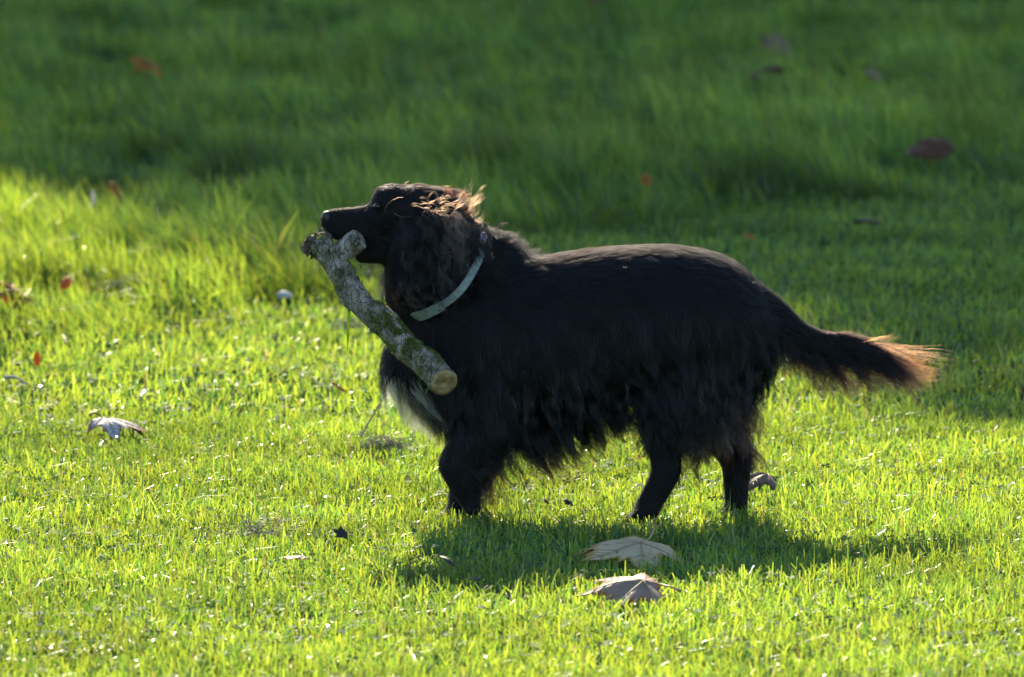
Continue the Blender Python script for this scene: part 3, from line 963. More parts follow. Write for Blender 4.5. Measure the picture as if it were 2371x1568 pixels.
for i in range(10):
    u, v = U(1180, 1480), U(880, 960)
    sp.append((u, v, U(-85, -65), U(-90, -60), U(50, 90), 7, 4, U(2, 5), U(60, 90), .98, None))
locks('sheen_strands', sp, m_sheen, dog, 12, 'wavy strands painted paler for the sky sheen on thigh and flank')
# near ear
sp = []
for i in range(46):
    u, v = U(925, 1075), U(490, 660)
    sp.append((u, v, U(-95, -70), U(-110, -40), U(70, 120), 10, 16, U(4, 10), U(55, 95), U(.975, .993), -.092 + .02 * abs(u - 985) / 75 + U(-.006, .004)))
locks('ear_feathering', sp, m_ear, dog, 4, 'wavy dark hair on the near ear')
sp = []
for i in range(26):
    sp.append((U(1015, 1075), U(480, 580), U(-85, -60), U(-100, -55), U(80, 130), 7, 7, U(6, 11), U(55, 90), U(.95, .98), -.094 + U(-.006, .006)))
for i in range(12):
    sp.append((U(930, 1040), U(650, 695), U(-85, -50), U(-60, 20), U(40, 65), 8, 6, U(5, 9), U(40, 60), U(.97, .99), -.094 + U(-.006, .006)))
for i in range(14):
    sp.append((U(930, 1030), U(560, 650), U(-90, -55), U(-100, -10), U(60, 95), 7, 5, U(6, 11), U(45, 75), .97, -.096 + U(-.006, .006)))
locks('ear_strands', sp, m_strand, dog, 10, 'loose wavy brown strands over the near ear')
# loose strands blown about the head
sp = []
for i in range(17):
    sp.append((U(1048, 1085), U(478, 525), U(5, 70), U(30, 100), U(40, 72), 9, 8, U(1, 4), U(40, 70), U(.972, .992), U(-.055, .03)))
for i in range(3):
    sp.append((U(1070, 1085), U(455, 480), U(50, 80), U(80, 115), U(45, 65), 5, 4, 2, 50, .975, U(-.02, .02)))
for i in range(20):
    sp.append((U(985, 1062), U(462, 505), U(-60, 210), U(-120, 260), U(30, 58), 8, 4, U(1, 5), U(35, 60), U(.97, .99), -.082 + U(-.01, .006)))
for i in range(9):
    sp.append((U(1020, 1065), U(470, 500), U(-70, -45), U(-70, -30), U(50, 80), 6, 6, U(2, 5), U(50, 70), U(.97, .99), -.086))
for (u, v, a0, a1, ln) in ((932, 459, 170, 275, 62), (1000, 480, 190, 285, 70), (940, 562, 215, 150, 78), (905, 560, 165, 140, 70), (965, 545, 250, 330, 90), (1010, 500, 245, 300, 110), (955, 500, 200, 120, 60)):
    sp.append((u, v, a0, a1, ln, 4, 1, 1, 60, .97, -.086))
for i in range(10):
    sp.append((U(890, 1040), U(425, 440), U(-15, 25), U(-10, 40), U(14, 26), 6, 3, .5, 30, .985, U(-.03, .03)))
locks('head_wisps', sp, m_wisp, dog, 6, 'brown wisps blown loose behind the head and over the ear')
# ruff on the nape
sp = []
for i in range(46):
    u = U(1098, 1205); v = np.interp(u, [1098, 1150, 1205], [528, 545, 588]) + U(-6, 28)
    sp.append((u, v, U(-10, 60), U(-60, 30), U(26, 46), 9, 12, U(2, 6), U(22, 40), .9999, U(-.05, .04)))
for i in range(26):
    sp.append((U(1085, 1128), U(515, 575), U(-95, -60), U(-100, -50), U(35, 60), 9, 14, U(2, 5), U(30, 60), .998, -.098 + U(-.006, .012)))
locks('nape_ruff', sp, m_coat, dog, 5, 'tousled ruff on the nape above the collar')

# ---- eyes, nose
m_wet = simple_mat('wet_black', [(0.3, (0.006, 0.005, 0.005)), (0.7, (0.016, 0.014, 0.014))], scale=420, rough=0.42, spec=0.5, bumpd=0.0008)
m_eye = simple_mat('eye_gloss', [(0.3, (0.006, 0.003, 0.002)), (0.7, (0.02, 0.010, 0.006))], scale=90, rough=0.14, spec=0.5, bumpd=0)
def ellipsoid(c, r, sub=3):
    V, F = ico(sub); return V * np.array(r) + np.array(c), F
for sg in (-1, 1):
    V, F = ellipsoid(np.array(W(875, 475, 0)) + np.array([0, sg * .0275, 0]) - np.array(DOG), (.0072, .0075, .0055))
    link('eye', mesh_from('eye', V, F), m_eye, dog)
mb = MB()
for (u, v, y, a, b, c) in ((763, 506, 0, 19, .0150, 18), (756, 502, -.006, 12, .008, 13), (756, 502, .006, 12, .008, 13), (762, 520, 0, 10, .006, 11)):
    V, F = ellipsoid(np.array(W(u, v, y)) - np.array(DOG), (a * S, b, c * S)); mb.add(V, F)
link('nose', mesh_from('nose', mb.V, mb.F), m_wet, dog)

# ---- collar with buckle and tag
m_col = simple_mat('pale_webbing', [(0.35, (0.15, 0.18, 0.155)), (0.7, (0.26, 0.29, 0.235))], scale=160, rough=0.55, spec=0.4, bumpd=0.0006)
m_tag = simple_mat('pale_tag', [(0.3, (0.30, 0.28, 0.40)), (0.7, (0.50, 0.48, 0.60))], scale=240, rough=0.4, spec=0.5, bumpd=0.001)
def ring_pt(th, rad=1.0, off=0.0):
    c, s = math.cos(th), math.sin(th)
    p = CC + CA * c * rad + np.array([0, -.088 * rad, 0]) * s + CN * (CSH * s + off)
    return p
def band(th0, th1, n, w, r0, r1, closed):
    V, F = [], []
    for i in range(n):
        th = th0 + (th1 - th0) * i / (n if closed else n - 1)
        wob = .001 * math.sin(th * 5)
        for rr_, o_ in ((r0, -w / 2), (r1, -w / 2 * .9), (r1, w / 2 * .9), (r0, w / 2)):
            V.append(ring_pt(th, rr_, o_ + wob) - np.array(DOG))
    m_ = n if closed else n - 1
    for i in range(m_):
        for j in range(4):
            a, b = i * 4 + j, i * 4 + (j + 1) % 4
            c, d = ((i + 1) % n) * 4 + (j + 1) % 4, ((i + 1) % n) * 4 + j
            F.append((a, b, c, d))
    if not closed:
        F += [(3, 2, 1, 0), tuple((n - 1) * 4 + j for j in range(4))]
    return V, F
V, F = band(0, 2 * math.pi, 96, .0125, .99, 1.02, True)
collar = link('collar', mesh_from('collar', V, F, False), m_col, dog)
collar['label'] = 'pale grey green webbing collar'
V, F = band(R(112), R(178), 24, .0168, 1.024, 1.075, False)
link('strap_end', mesh_from('strap_end', V, F, False), m_col, collar)
mb = MB()
for k in range(9):
    p = np.array(W(1122 + random.uniform(-7, 7), 552 + random.uniform(-9, 9), -.062 + random.uniform(-.004, .004))) - np.array(DOG)
    V, F = ellipsoid(p, (.004, .003, .0055), 1); mb.add(V, F)
link('tag', mesh_from('tag', mb.V, mb.F), m_tag, collar)

# =================================================================== STICK
def m_stick():
    m, nt, out = new_mat('stick_bark')
    nz = noise_tex(nt, 45, 8, .65); nz2 = noise_tex(nt, 170, 5, .6); nz3 = noise_tex(nt, 22, 3)
    c = ramp(nt, nz, [(.33, (.085, .062, .040)), (.45, (.23, .185, .13)), (.57, (.36, .305, .225)), (.72, (.54, .48, .39))])
    g_ = ramp(nt, nz3, [(.52, (0, 0, 0)), (.68, (1, 1, 1))])
    mx = N(nt, 'ShaderNodeMix', data_type='RGBA'); nt.links.new(g_, mx.inputs[0]); nt.links.new(c, mx.inputs[6]); mx.inputs[7].default_value = (.13, .15, .06, 1)
    p = N(nt, 'ShaderNodeBsdfPrincipled'); p.inputs['Roughness'].default_value = .85; p.inputs['Specular IOR Level'].default_value = .2
    tc = N(nt, 'ShaderNodeTexCoord'); mp = N(nt, 'ShaderNodeMapping'); mp.inputs['Rotation'].default_value = (0, R(-48), 0); mp.inputs['Scale'].default_value = (1.9, 1, .75)
    nt.links.new(tc.outputs['Object'], mp.inputs[0])
    wp = N(nt, 'ShaderNodeTexNoise'); wp.inputs['Scale'].default_value = 55; wp.inputs['Detail'].default_value = 3; nt.links.new(mp.outputs[0], wp.inputs['Vector'])
    wa = N(nt, 'ShaderNodeVectorMath', operation='MULTIPLY_ADD'); nt.links.new(wp.outputs['Color'], wa.inputs[0]); wa.inputs[1].default_value = (.022, .022, .022); nt.links.new(mp.outputs[0], wa.inputs[2])
    vo = N(nt, 'ShaderNodeTexVoronoi', feature='DISTANCE_TO_EDGE'); vo.inputs['Scale'].default_value = 62; nt.links.new(wa.outputs[0], vo.inputs['Vector'])
    ck = ramp(nt, vo.outputs[0], [(0.0, (.25, .20, .15)), (.05, (1, 1, 1))])
    mk = N(nt, 'ShaderNodeMix', data_type='RGBA', blend_type='MULTIPLY'); mk.inputs[0].default_value = .55; nt.links.new(mx.outputs[2], mk.inputs[6]); nt.links.new(ck, mk.inputs[7])
    nt.links.new(mk.outputs[2], p.inputs['Base Color'])
    a0 = N(nt, 'ShaderNodeMath', operation='ADD'); nt.links.new(nz, a0.inputs[0]); nt.links.new(nz2, a0.inputs[1])
    ad = N(nt, 'ShaderNodeMath', operation='ADD'); nt.links.new(a0.outputs[0], ad.inputs[0]); nt.links.new(ck, ad.inputs[1])
    nt.links.new(bump(nt, ad.outputs[0], 1.0, .006), p.inputs['Normal'])
    nt.links.new(p.outputs[0], out.inputs[0]); return m
M_STICK = m_stick()
m_wood = simple_mat('sawn_wood', [(.3, (.16, .09, .035)), (.55, (.36, .24, .10)), (.8, (.52, .42, .26))], scale=70, rough=.8, spec=.2, bumpd=.002)
m_rot = simple_mat('rotten_wood', [(.3, (.05, .035, .02)), (.7, (.20, .14, .08))], scale=80, rough=.9, bumpd=.004)
m_moss = blade_mat('moss', tcol=(3.0, 2.4, .5), tfac=.4, rough=.8, spec=.1)

SY0, SY1 = -.035, -.15                       # depth of its far and near ends
skp = [(735, 562, 26), (760, 592, 27), (798, 645, 30), (815, 678, 31), (838, 705, 28), (872, 732, 33), (898, 757, 30), (930, 795, 31), (960, 822, 30), (995, 850, 32), (1028, 886, 33)]
skp = np.array(skp, float)
cum = np.concatenate([[0], np.cumsum(np.hypot(np.diff(skp[:, 0]), np.diff(skp[:, 1])))]); cum /= cum[-1]
stick3 = np.array([(*W(a[0], a[1], SY0 + (SY1 - SY0) * t), a[2] * S) for a, t in zip(skp, cum)])
SB = Vector((stick3[5][0], stick3[5][1], stick3[5][2]))
stick = empty('stick', SB, 'thick mossy branch with a sawn end held in the dog\'s mouth', 'stick')
SBn = np.array(SB)
Q = catmull(stick3, 90)
sides = 28
rad = np.zeros((90, sides))
for i in range(90):
    for j in range(sides):
        a = 2 * math.pi * j / sides
        w_ = mnoise.noise(Vector((i * .16, math.cos(a) * 1.4, math.sin(a) * 1.4))) * .0022 + mnoise.noise(Vector((i * .6, math.cos(a) * 4, math.sin(a) * 4 + 9))) * .0009
        ridge = 0.0022 * max(0, 1 - abs((i + 2 * math.sin(a + 1)) - 32) / 2.2) + .003 * max(0, 1 - abs((i + 2 * math.sin(a)) - 50) / 2.5) + .0018 * max(0, 1 - abs(i - 68 + 1.5 * math.cos(a)) / 2)
        rad[i, j] = Q[i, 3] + w_ + ridge
V, F = tube(Q[:, :3] - SBn, rad, sides, cap=False)
V = np.array(V)
ax_ = nrmz(Q[-1, :3] - Q[-4, :3]); nc_ = nrmz(ax_ + np.array([0, -.75, 0]))       # the saw cut is slanted
for i in range(74, 90):
    w_ = ((i - 73) / 16) ** 1.3
    p_ = V[i * sides:(i + 1) * sides]; d_ = p_ - p_.mean(0)
    V[i * sides:(i + 1) * sides] = p_ - w_ * ((d_ @ nc_) / (ax_ @ nc_))[:, None] * ax_
V = list(V)
F.append(tuple(range(sides - 1, -1, -1)))
# slanted saw cut: last ring turned a little towards the camera
ring = [Vector(v) for v in V[-sides:]]
link('bark', mesh_from('bark', V, F), M_STICK, stick)
cen = sum(ring, Vector()) / sides
axis = Vector(nc_)
cv, cf = [], []
for rr_, oz in ((.965, -.0008), (.955, .0006), (.7, .0012), (.4, .0009), (.12, .0012), (.10, -.006)):
    for j in range(sides):
        cv.append(cen + (ring[j] - cen) * rr_ + axis * (oz + .0006 * mnoise.noise(Vector((rr_ * 9, j * .5, 2)))))
for a in range(5):
    for j in range(sides):
        cf.append((a * sides + j, a * sides + (j + 1) % sides, (a + 1) * sides + (j + 1) % sides, (a + 1) * sides + j))
cf.append(tuple(range(5 * sides, 6 * sides)))
link('sawn_end', mesh_from('sawn_end', cv, cf), m_wood, stick)
# short fork gripped by the jaws
fk = catmull([(*W(766, 604, -.048), 25 * S), (*W(790, 585, -.050), 25.5 * S), (*W(812, 568, -.054), 26 * S), (*W(830, 555, -.060), 26 * S)], 16)
fe = (fk[-1, :3] - fk[-3, :3]); fe /= np.linalg.norm(fe)
fk = np.vstack([fk, [*(fk[-1, :3] + fe * .0012), fk[-1, 3] * .95], [*(fk[-1, :3] + fe * .0020), fk[-1, 3] * .80], [*(fk[-1, :3] + fe * .0018), fk[-1, 3] * .3]])
nf = np.array([[mnoise.noise(Vector((i * .35, math.cos(j * .2618) * 1.6, math.sin(j * .2618) * 1.6))) for j in range(24)] for i in range(len(fk))])
V, F = tube(fk[:, :3] - SBn, fk[:, 3:4] * (1 + .07 * nf), 24)
link('side_branch', mesh_from('side_branch', V, F), M_STICK, stick)
# broken, knotted far end
mb = MB()
for pts_, r0 in (([(745, 575), (725, 568), (708, 564)], (27, 26, 14)), ([(738, 560), (745, 545), (741, 530)], (20, 15, 4)), ([(742, 562), (757, 550), (763, 544)], (18, 14, 6)), ([(720, 572), (708, 575), (701, 566)], (18, 12, 5))):
    c = catmull([(*W(p[0], p[1], SY0 + .004 * i), rr_ * S) for i, (p, rr_) in enumerate(zip(pts_, r0))], 9)
    V, F = tube(c[:, :3] - SBn, c[:, 3:4] * (1 + .22 * rng.normal(size=(9, 14))), 14); mb.add(V, F)
link('broken_end', mesh_from('broken_end', mb.V, mb.F, False), m_rot, stick)
# moss tufts
def moss():
    rr_ = np.random.default_rng(2)
    SBV = np.array(bpy.data.meshes['bark'].vertices[0].co)
    me = bpy.data.meshes['bark']; me.calc_loop_triangles()
    Vb = np.array([v.co[:] for v in me.vertices]); T3 = np.array([t.vertices[:] for t in me.loop_triangles])
    def wt(c, n):
        s = (Vb @ np.array([0, 0, 0]))
        i = np.array([np.argmin(np.linalg.norm(Q[:, :3] - SBn - p, axis=1)) for p in c])
        band_ = np.exp(-((i - 62) / 8.0) ** 2) + .55 * np.exp(-((i - 47) / 4.0) ** 2) + .3 * np.exp(-((i - 78) / 4.) ** 2) + .12 * (i < 25)
        sidew = np.clip(n[:, 2] * .6 - n[:, 1] * .5 + .25, 0.02, 1)
        patch = np.array([max(0, mnoise.noise(Vector(p) * 60) + .25) for p in c])
        return band_ * sidew * patch + 1e-6
    P, Nn = sample_tris(Vb, T3, 5200, rr_, wt)
    n = len(P)
    d = nrmz(Nn + rr_.normal(size=(n, 3)) * .6); l = rr_.uniform(.0015, .0042, n)[:, None]
    sd = nrmz(np.cross(d, rr_.normal(size=(n, 3)))) * .0006
    V = np.stack([P - sd, P + sd, P + d * l + sd * .3, P + d * l - sd * .3], 1).reshape(-1, 3)
    col = np.array([.11, .15, .035]) * rr_.uniform(.5, 1.6, (n, 1))
    o = link('moss', np_mesh('moss', V, np.arange(n * 4).reshape(-1, 4), True, {'tint': np.repeat(col, 4, 0)}), m_moss, stick)
    o['kind'] = 'stuff'
moss()

# =================================================================== FALLEN LEAVES
def leaf_mat(name, under, edge, trans=(.35, (1.3, .9, .6))):
    m, nt, out = new_mat(name)
    nz = noise_tex(nt, 30, 5); nz2 = noise_tex(nt, 120, 4)
    at = N(nt, 'ShaderNodeAttribute'); at.attribute_name = 'tint'       # R: distance from the leaf's base
    ad = N(nt, 'ShaderNodeMath', operation='MULTIPLY_ADD'); nt.links.new(nz, ad.inputs[0]); ad.inputs[1].default_value = .55
    sep = N(nt, 'ShaderNodeSeparateColor'); nt.links.new(at.outputs['Color'], sep.inputs[0]); nt.links.new(sep.outputs[0], ad.inputs[2])
    c = ramp(nt, ad.outputs[0], [(.50, tuple(x * .85 for x in under)), (.84, under), (1.0, edge)])
    p = N(nt, 'ShaderNodeBsdfPrincipled'); p.inputs['Roughness'].default_value = .6; p.inputs['Specular IOR Level'].default_value = .2
    nt.links.new(c, p.inputs['Base Color']); nt.links.new(bump(nt, nz2, .5, .0012), p.inputs['Normal'])
    tr = N(nt, 'ShaderNodeBsdfTranslucent'); mul = N(nt, 'ShaderNodeMix', data_type='RGBA', blend_type='MULTIPLY'); mul.inputs[0].default_value = 1
    nt.links.new(c, mul.inputs[6]); mul.inputs[7].default_value = (*trans[1], 1); nt.links.new(mul.outputs[2], tr.inputs[0])
    mx = N(nt, 'ShaderNodeMixShader'); mx.inputs[0].default_value = trans[0]
    nt.links.new(p.outputs[0], mx.inputs[1]); nt.links.new(tr.outputs[0], mx.inputs[2]); nt.links.new(mx.outputs[0], out.inputs[0])
    return m
ML = {
    'pale': leaf_mat('pale_leaf', (.58, .47, .27), (.42, .27, .07)),
    'rosy': leaf_mat('rosy_leaf', (.36, .25, .18), (.42, .10, .02)),
    'white': leaf_mat('silver_leaf', (.50, .45, .40), (.30, .09, .03), (.15, (1.2, .8, .6))),
    'orange': leaf_mat('orange_leaf', (.36, .18, .035), (.50, .23, .025), (.5, (1.6, .9, .4))),
    'brown': leaf_mat('brown_leaf', (.11, .052, .026), (.085, .033, .014), (.2, (1.2, .9, .7))),
    'dark': leaf_mat('dark_leaf', (.035, .028, .024), (.03, .02, .015), (.1, (1, 1, 1))),
    'grey': leaf_mat('grey_leaf', (.19, .125, .07), (.10, .055, .035), (.15, (1, 1, 1))),
    'tan': leaf_mat('tan_leaf', (.30, .22, .11), (.26, .16, .06)),
}
m_stem = simple_mat('leaf_stem', [(.3, (.20, .11, .05)), (.7, (.36, .26, .13))], scale=60, rough=.5)
m_stemd = simple_mat('dark_stem', [(.3, (.05, .03, .02)), (.7, (.12, .07, .04))], scale=60, rough=.5)

LOBES = [(90, 1.0, 17), (140, .90, 17), (40, .90, 17), (190, .66, 16), (-10, .66, 16), (115, .80, 6), (65, .80, 6), (160, .66, 6), (20, .66, 6)]
def leaf(u, v, wpx, kind, label, rotz=0, tilt=(0, 0), curl=.35, fold=.2, stem=None, lift=.02, seed=1, lobed=True, aspect=1.0, darkstem=False, veins=True, width_m=None):
    p = G(u, v, lift * .6)
    size = (width_m or wpx * px_at(p.y)) / 1.7
    root = empty('fallen_leaf', (p.x, p.y, float(ground_z(np.array([p.x]), np.array([p.y]))[0]) + lift), label, 'leaf', 'fallen leaves on the grass')
    root.rotation_euler = (tilt[0], tilt[1], rotz)
    rr_ = random.Random(seed)
    na, nr = 72, 9
    ph = rr_.uniform(0, 6)
    def surf(x, y):
        r_ = math.hypot(x, y)
        z = -curl * r_ * r_ * .55 + fold * .6 * (abs(x) - .3) * (1 if fold > 0 else -1) * -1 * (fold > 0) + .07 * math.sin(3.1 * x + ph) * r_ + .06 * math.sin(4.3 * y + ph * 2) * r_
        z += -.05 * math.cos(math.atan2(y, x) * 7 + ph) * r_
        return z
    V, F, C = [(0, 0, surf(0, 0) * size)], [], [0.0]
    for i in range(1, nr + 1):
        for a in range(na):
            ang = 360 * a / na - 90
            if lobed:
                r_ = .26
                for c_, l_, w_ in LOBES:
                    d = (ang - c_ + 180) % 360 - 180
                    r_ = max(r_, l_ * max(0, 1 - abs(d) / (w_ * 2.1)) ** .75, .74 * l_ * max(0, 1 - (abs(d) / 42) ** 2.5))
                d = (ang + 90 + 180) % 360 - 180
                r_ *= 1 - .55 * max(0, 1 - abs(d) / 35)
                r_ *= 1 + .05 * math.sin(ang * .7 + ph) * (i == nr)
            else:
                d = math.radians(ang - 90); r_ = .55 * (1 + .55 * math.cos(d)) * (1 - .35 * abs(math.sin(d))) + .04 * math.sin(ang * .35)
            q_ = (i / nr) ** .8
            x, y = r_ * q_ * math.cos(math.radians(ang)) * aspect, r_ * q_ * math.sin(math.radians(ang))
            V.append((x * size, y * size, surf(x, y) * size)); C.append(q_)
    for a in range(na):
        F.append((0, 1 + a, 1 + (a + 1) % na))
    for i in range(nr - 1):
        for a in range(na):
            b = 1 + i * na
            F.append((b + a, b + na + a, b + na + (a + 1) % na, b + (a + 1) % na))
    me = mesh_from('blade', V, F)
    at = me.attributes.new('tint', 'FLOAT_COLOR', 'POINT')
    for i_, c_ in enumerate(C): at.data[i_].color = (c_ * .75, 0, 0, 1)
    bo = link('blade', me, ML[kind], root)
    md_ = bo.modifiers.new('thickness', 'SOLIDIFY'); md_.thickness = .0006; md_.offset = 0
    sm = m_stemd if darkstem else m_stem
    if veins and lobed:
        mb = MB()
        for c_, l_, w_ in LOBES[:5]:
            pts_ = []
            for k in range(8):
                r_ = l_ * .9 * k / 7
                x, y = r_ * math.cos(math.radians(c_)) * aspect, r_ * math.sin(math.radians(c_))
                pts_.append((x * size, y * size, surf(x, y) * size + .0006))
            V, F = tube(pts_, np.linspace(.0011, .0003, 8) * size / .09, 5); mb.add(V, F)
            if l_ > .8:
                for kk in (3, 4, 5):
                    for sg in (-1, 1):
                        r0 = l_ * .9 * kk / 7; pts2 = []
                        for k in range(4):
                            rr2 = .09 * k; a2 = math.radians(c_ + sg * 42)
                            x = (r0 * math.cos(math.radians(c_)) + rr2 * math.cos(a2)) * aspect; y = r0 * math.sin(math.radians(c_)) + rr2 * math.sin(a2)
                            pts2.append((x * size, y * size, surf(x, y) * size + .0005))
                        V, F = tube(pts2, np.linspace(.0006, .0002, 4) * size / .09, 4); mb.add(V, F)
        vo = link('veins', mesh_from('veins', mb.V, mb.F), sm, root)
    if stem:
        M_ = Matrix.Translation(root.location) @ root.rotation_euler.to_matrix().to_4x4()
        Mi = M_.inverted()
        pts_ = [(0, 0, surf(0, 0) * size + .001)]
        for (a, b, dy) in stem:
            pts_.append(tuple(Mi @ W(a, b, p.y + dy)))
        c_ = catmull(pts_, 14)
        V, F = tube(c_, np.interp(np.linspace(0, 1, 14), [0, .85, 1], [.0013, .0015, .0030]), 7)
        link('stem', mesh_from('stem', V, F), sm, root)
    return root

leaf(1482, 1284, 320, 'pale', 'big pale leaf lying in the dog\'s shadow, its stem pointing up', rotz=R(135), tilt=(R(-3), R(-7)), curl=.26, fold=.15, stem=[(1505, 1245, .03), (1516, 1215, .05), (1515, 1203, .05)], lift=.034, seed=3)
leaf(1490, 1376, 285, 'rosy', 'sunlit pinkish leaf with orange edges just below the leaf in the shadow', rotz=R(98), tilt=(R(0), R(-17)), curl=.30, fold=.34, stem=[(1525, 1352, .0), (1555, 1360, -.02), (1576, 1369, -.02)], lift=.034, seed=5)
leaf(245, 994, 190, 'white', 'silvery curled leaf with a red-brown lobe and hooked dark stem, alone at the left', rotz=R(-112), tilt=(R(0), R(2)), curl=.6, fold=.15, stem=[(248, 982, .0), (232, 962, 0), (215, 957, 0), (207, 963, 0)], lift=.04, seed=8, darkstem=True)
leaf(268, 510, 95, 'orange', 'orange-brown leaf standing upright in the tall sunlit grass', rotz=R(25), tilt=(R(55), R(25)), curl=1.1, fold=.5, lift=.085, seed=9, veins=False, aspect=.75, lobed=False)
leaf(345, 212, 110, 'orange', 'blurred orange and grey leaf in the shaded grass at the upper left', rotz=R(30), tilt=(R(40), R(10)), curl=.5, lift=.115, seed=10, veins=False)
leaf(2187, 392, 165, 'brown', 'large curled brown leaf arched over the shaded grass at the right', rotz=R(90), tilt=(R(10), R(-52)), curl=1.3, fold=.1, lift=.12, seed=11, veins=False, lobed=False, aspect=.8)
leaf(2027, 532, 100, 'grey', 'grey crumpled leaf lying below the arched brown leaf', rotz=R(70), tilt=(R(12), R(8)), curl=.8, lift=.050, seed=12, veins=False, lobed=False)
leaf(1742, 566, 54, 'orange', 'small orange and white leaf scrap behind the dog\'s rump', rotz=R(40), tilt=(R(30), 0), curl=.6, lift=.045, seed=13, veins=False, lobed=False)
leaf(1770, 218, 125, 'brown', 'dark folded leaf in the shaded grass at the upper right', rotz=R(200), tilt=(R(25), R(14)), curl=.8, lift=.105, seed=14, veins=False)
leaf(1800, 160, 100, 'grey', 'faint reddish grey leaf just above the dark folded leaf', rotz=R(15), tilt=(R(50), R(20)), curl=.5, lift=.11, seed=15, veins=False)
leaf(2035, 222, 85, 'tan', 'faint tan leaf right of the dark folded leaf', rotz=R(60), tilt=(R(35), 0), curl=.5, lift=.10, seed=16, veins=False)
leaf(1385, 46, 90, 'brown', 'blurred brown leaf near the top edge of the lawn', rotz=R(60), tilt=(R(35), 0), curl=.6, lift=.12, seed=17, veins=False)
leaf(440, 118, 52, 'grey', 'blurred grey leaf above the orange one at the upper left', rotz=R(-40), tilt=(R(30), 0), curl=.6, lift=.09, seed=18, veins=False)
leaf(1497, 456, 55, 'orange', 'tiny red-brown leaf scrap in shaded grass above the dog\'s back', rotz=R(10), tilt=(R(60), 0), curl=.5, lift=.09, seed=19, veins=False, lobed=False)
leaf(55, 738, 150, 'orange', 'orange and brown leaf half buried in grass at the left edge', rotz=R(70), tilt=(R(40), R(-5)), curl=.6, lift=.06, seed=20, veins=False)
leaf(150, 706, 55, 'orange', 'small bright orange leaf scrap beside the half buried leaf', rotz=R(-20), tilt=(R(60), 0), curl=.4, lift=.065, seed=21, veins=False, lobed=False)
leaf(86, 868, 55, 'orange', 'narrow orange leaf tip poking up by the pale twig', rotz=R(5), tilt=(R(75), 0), curl=.4, lift=.045, seed=22, veins=False, lobed=False, aspect=.6)
leaf(795, 915, 66, 'orange', 'small red-orange leaf scrap in front of the dog\'s chest', rotz=R(85), tilt=(R(40), 0), curl=.5, lift=.040, seed=23, veins=False, lobed=False)
leaf(1776, 1130, 165, 'grey', 'brown-grey curled leaf behind the dog\'s hind paw', rotz=R(100), tilt=(R(20), R(-5)), curl=1.2, lift=.050, seed=24, veins=True)
leaf(793, 1262, 52, 'dark', 'dark ragged leaf standing in the sunlit grass below the chest', rotz=R(30), tilt=(R(55), R(12)), curl=.4, lift=.035, seed=25, veins=False)
leaf(705, 1318, 95, 'rosy', 'pinkish folded leaf scrap in the grass at the lower left', rotz=R(80), tilt=(R(15), R(5)), curl=.7, lift=.044, seed=26, veins=False, lobed=False)
leaf(1045, 1330, 72, 'dark', 'black curled leaf at the lower edge of the dog\'s shadow', rotz=R(40), tilt=(R(40), R(20)), curl=.9, lift=.044, seed=27, veins=False, lobed=False)
leaf(1110, 1356, 44, 'dark', 'small dark leaf lying right of the black curled leaf', rotz=R(95), tilt=(R(12), 0), curl=.6, lift=.026, seed=28, veins=False, lobed=False)
leaf(1125, 1425, 46, 'dark', 'dark leaf scrap in the grass below the dog\'s shadow', rotz=R(75), tilt=(R(25), 0), curl=.6, lift=.026, seed=29, veins=False, lobed=False)
leaf(1318, 1182, 36, 'dark', 'dark brown leaf scrap in the grass under the belly', rotz=R(30), tilt=(R(45), R(10)), curl=.5, lift=.028, seed=30, veins=False)
leaf(1268, 1180, 30, 'brown', 'brown leaf scrap left of the dark one under the belly', rotz=R(65), tilt=(R(45), 0), curl=.5, lift=.028, seed=31, veins=False, lobed=False)

# =================================================================== SMALL THINGS
m_white = simple_mat('white_down', [(.3, (.60, .58, .54)), (.7, (.82, .80, .76))], scale=120, rough=.6, trans=(.6, (1, 1, 1)))
m_twig = simple_mat('dry_twig', [(.3, (.14, .11, .09)), (.7, (.36, .31, .27))], scale=90, rough=.8)
def twig(pts_, r0, r1, mat, name, label, cat, lift=None):
    p0 = Vector(pts_[0])
    c = catmull([tuple(Vector(p) - p0) for p in pts_], 14)
    V, F = tube(c, np.linspace(r0, r1, 14), 7)
    o = link(name, mesh_from(name, V, F), mat, None, p0)
    return tag(o, label, cat)
g1 = G(825, 1030, .01)
twig([g1, W(850, 985, g1.y + .04), W(893, 915, g1.y + .10), W(944, 852, g1.y + .16)], .0019, .0009, m_stemd, 'grass_stalk', 'thin dark dry stalk slanting up towards the stick', 'stalk')
m_fresh = simple_mat('fresh_blade', [(.3, (.10, .17, .015)), (.7, (.16, .24, .02))], scale=40, rough=.4, trans=(.6, (2.2, 2.0, .5)))
def hang_blade(pts_, w, label):
    p0 = Vector(pts_[0]); c = catmull([tuple(Vector(p) - p0) for p in pts_], 9)
    V, F = [], []
    for i in range(9):
        ww = w * (1 - (i / 8) ** 2.5 * .85) / 2
        V += [c[i] + np.array([-ww, .0006, 0]), c[i] + np.array([0, -.0006, 0]), c[i] + np.array([ww, .0006, 0])]
    for i in range(8):
        for j in (0, 1): F.append((i * 3 + j, i * 3 + j + 1, i * 3 + j + 4, i * 3 + j + 3))
    o = link('loose_grass', mesh_from('loose_grass', V, F), m_fresh, None, p0)
    md_ = o.modifiers.new('t', 'SOLIDIFY'); md_.thickness = .0003
    return tag(o, label, 'grass blade', 'loose grass blades hanging from the stick')
hang_blade([W(809, 690, -.075), W(808, 725, -.078), W(806, 770, -.078), W(805, 808, -.076)], .0046, 'long bright green blade hanging below the upper part of the stick')
hang_blade([W(1000, 885, -.14), W(992, 898, -.145), W(984, 915, -.145)], .0040, 'short yellow-green blade hanging by the sawn end of the stick')

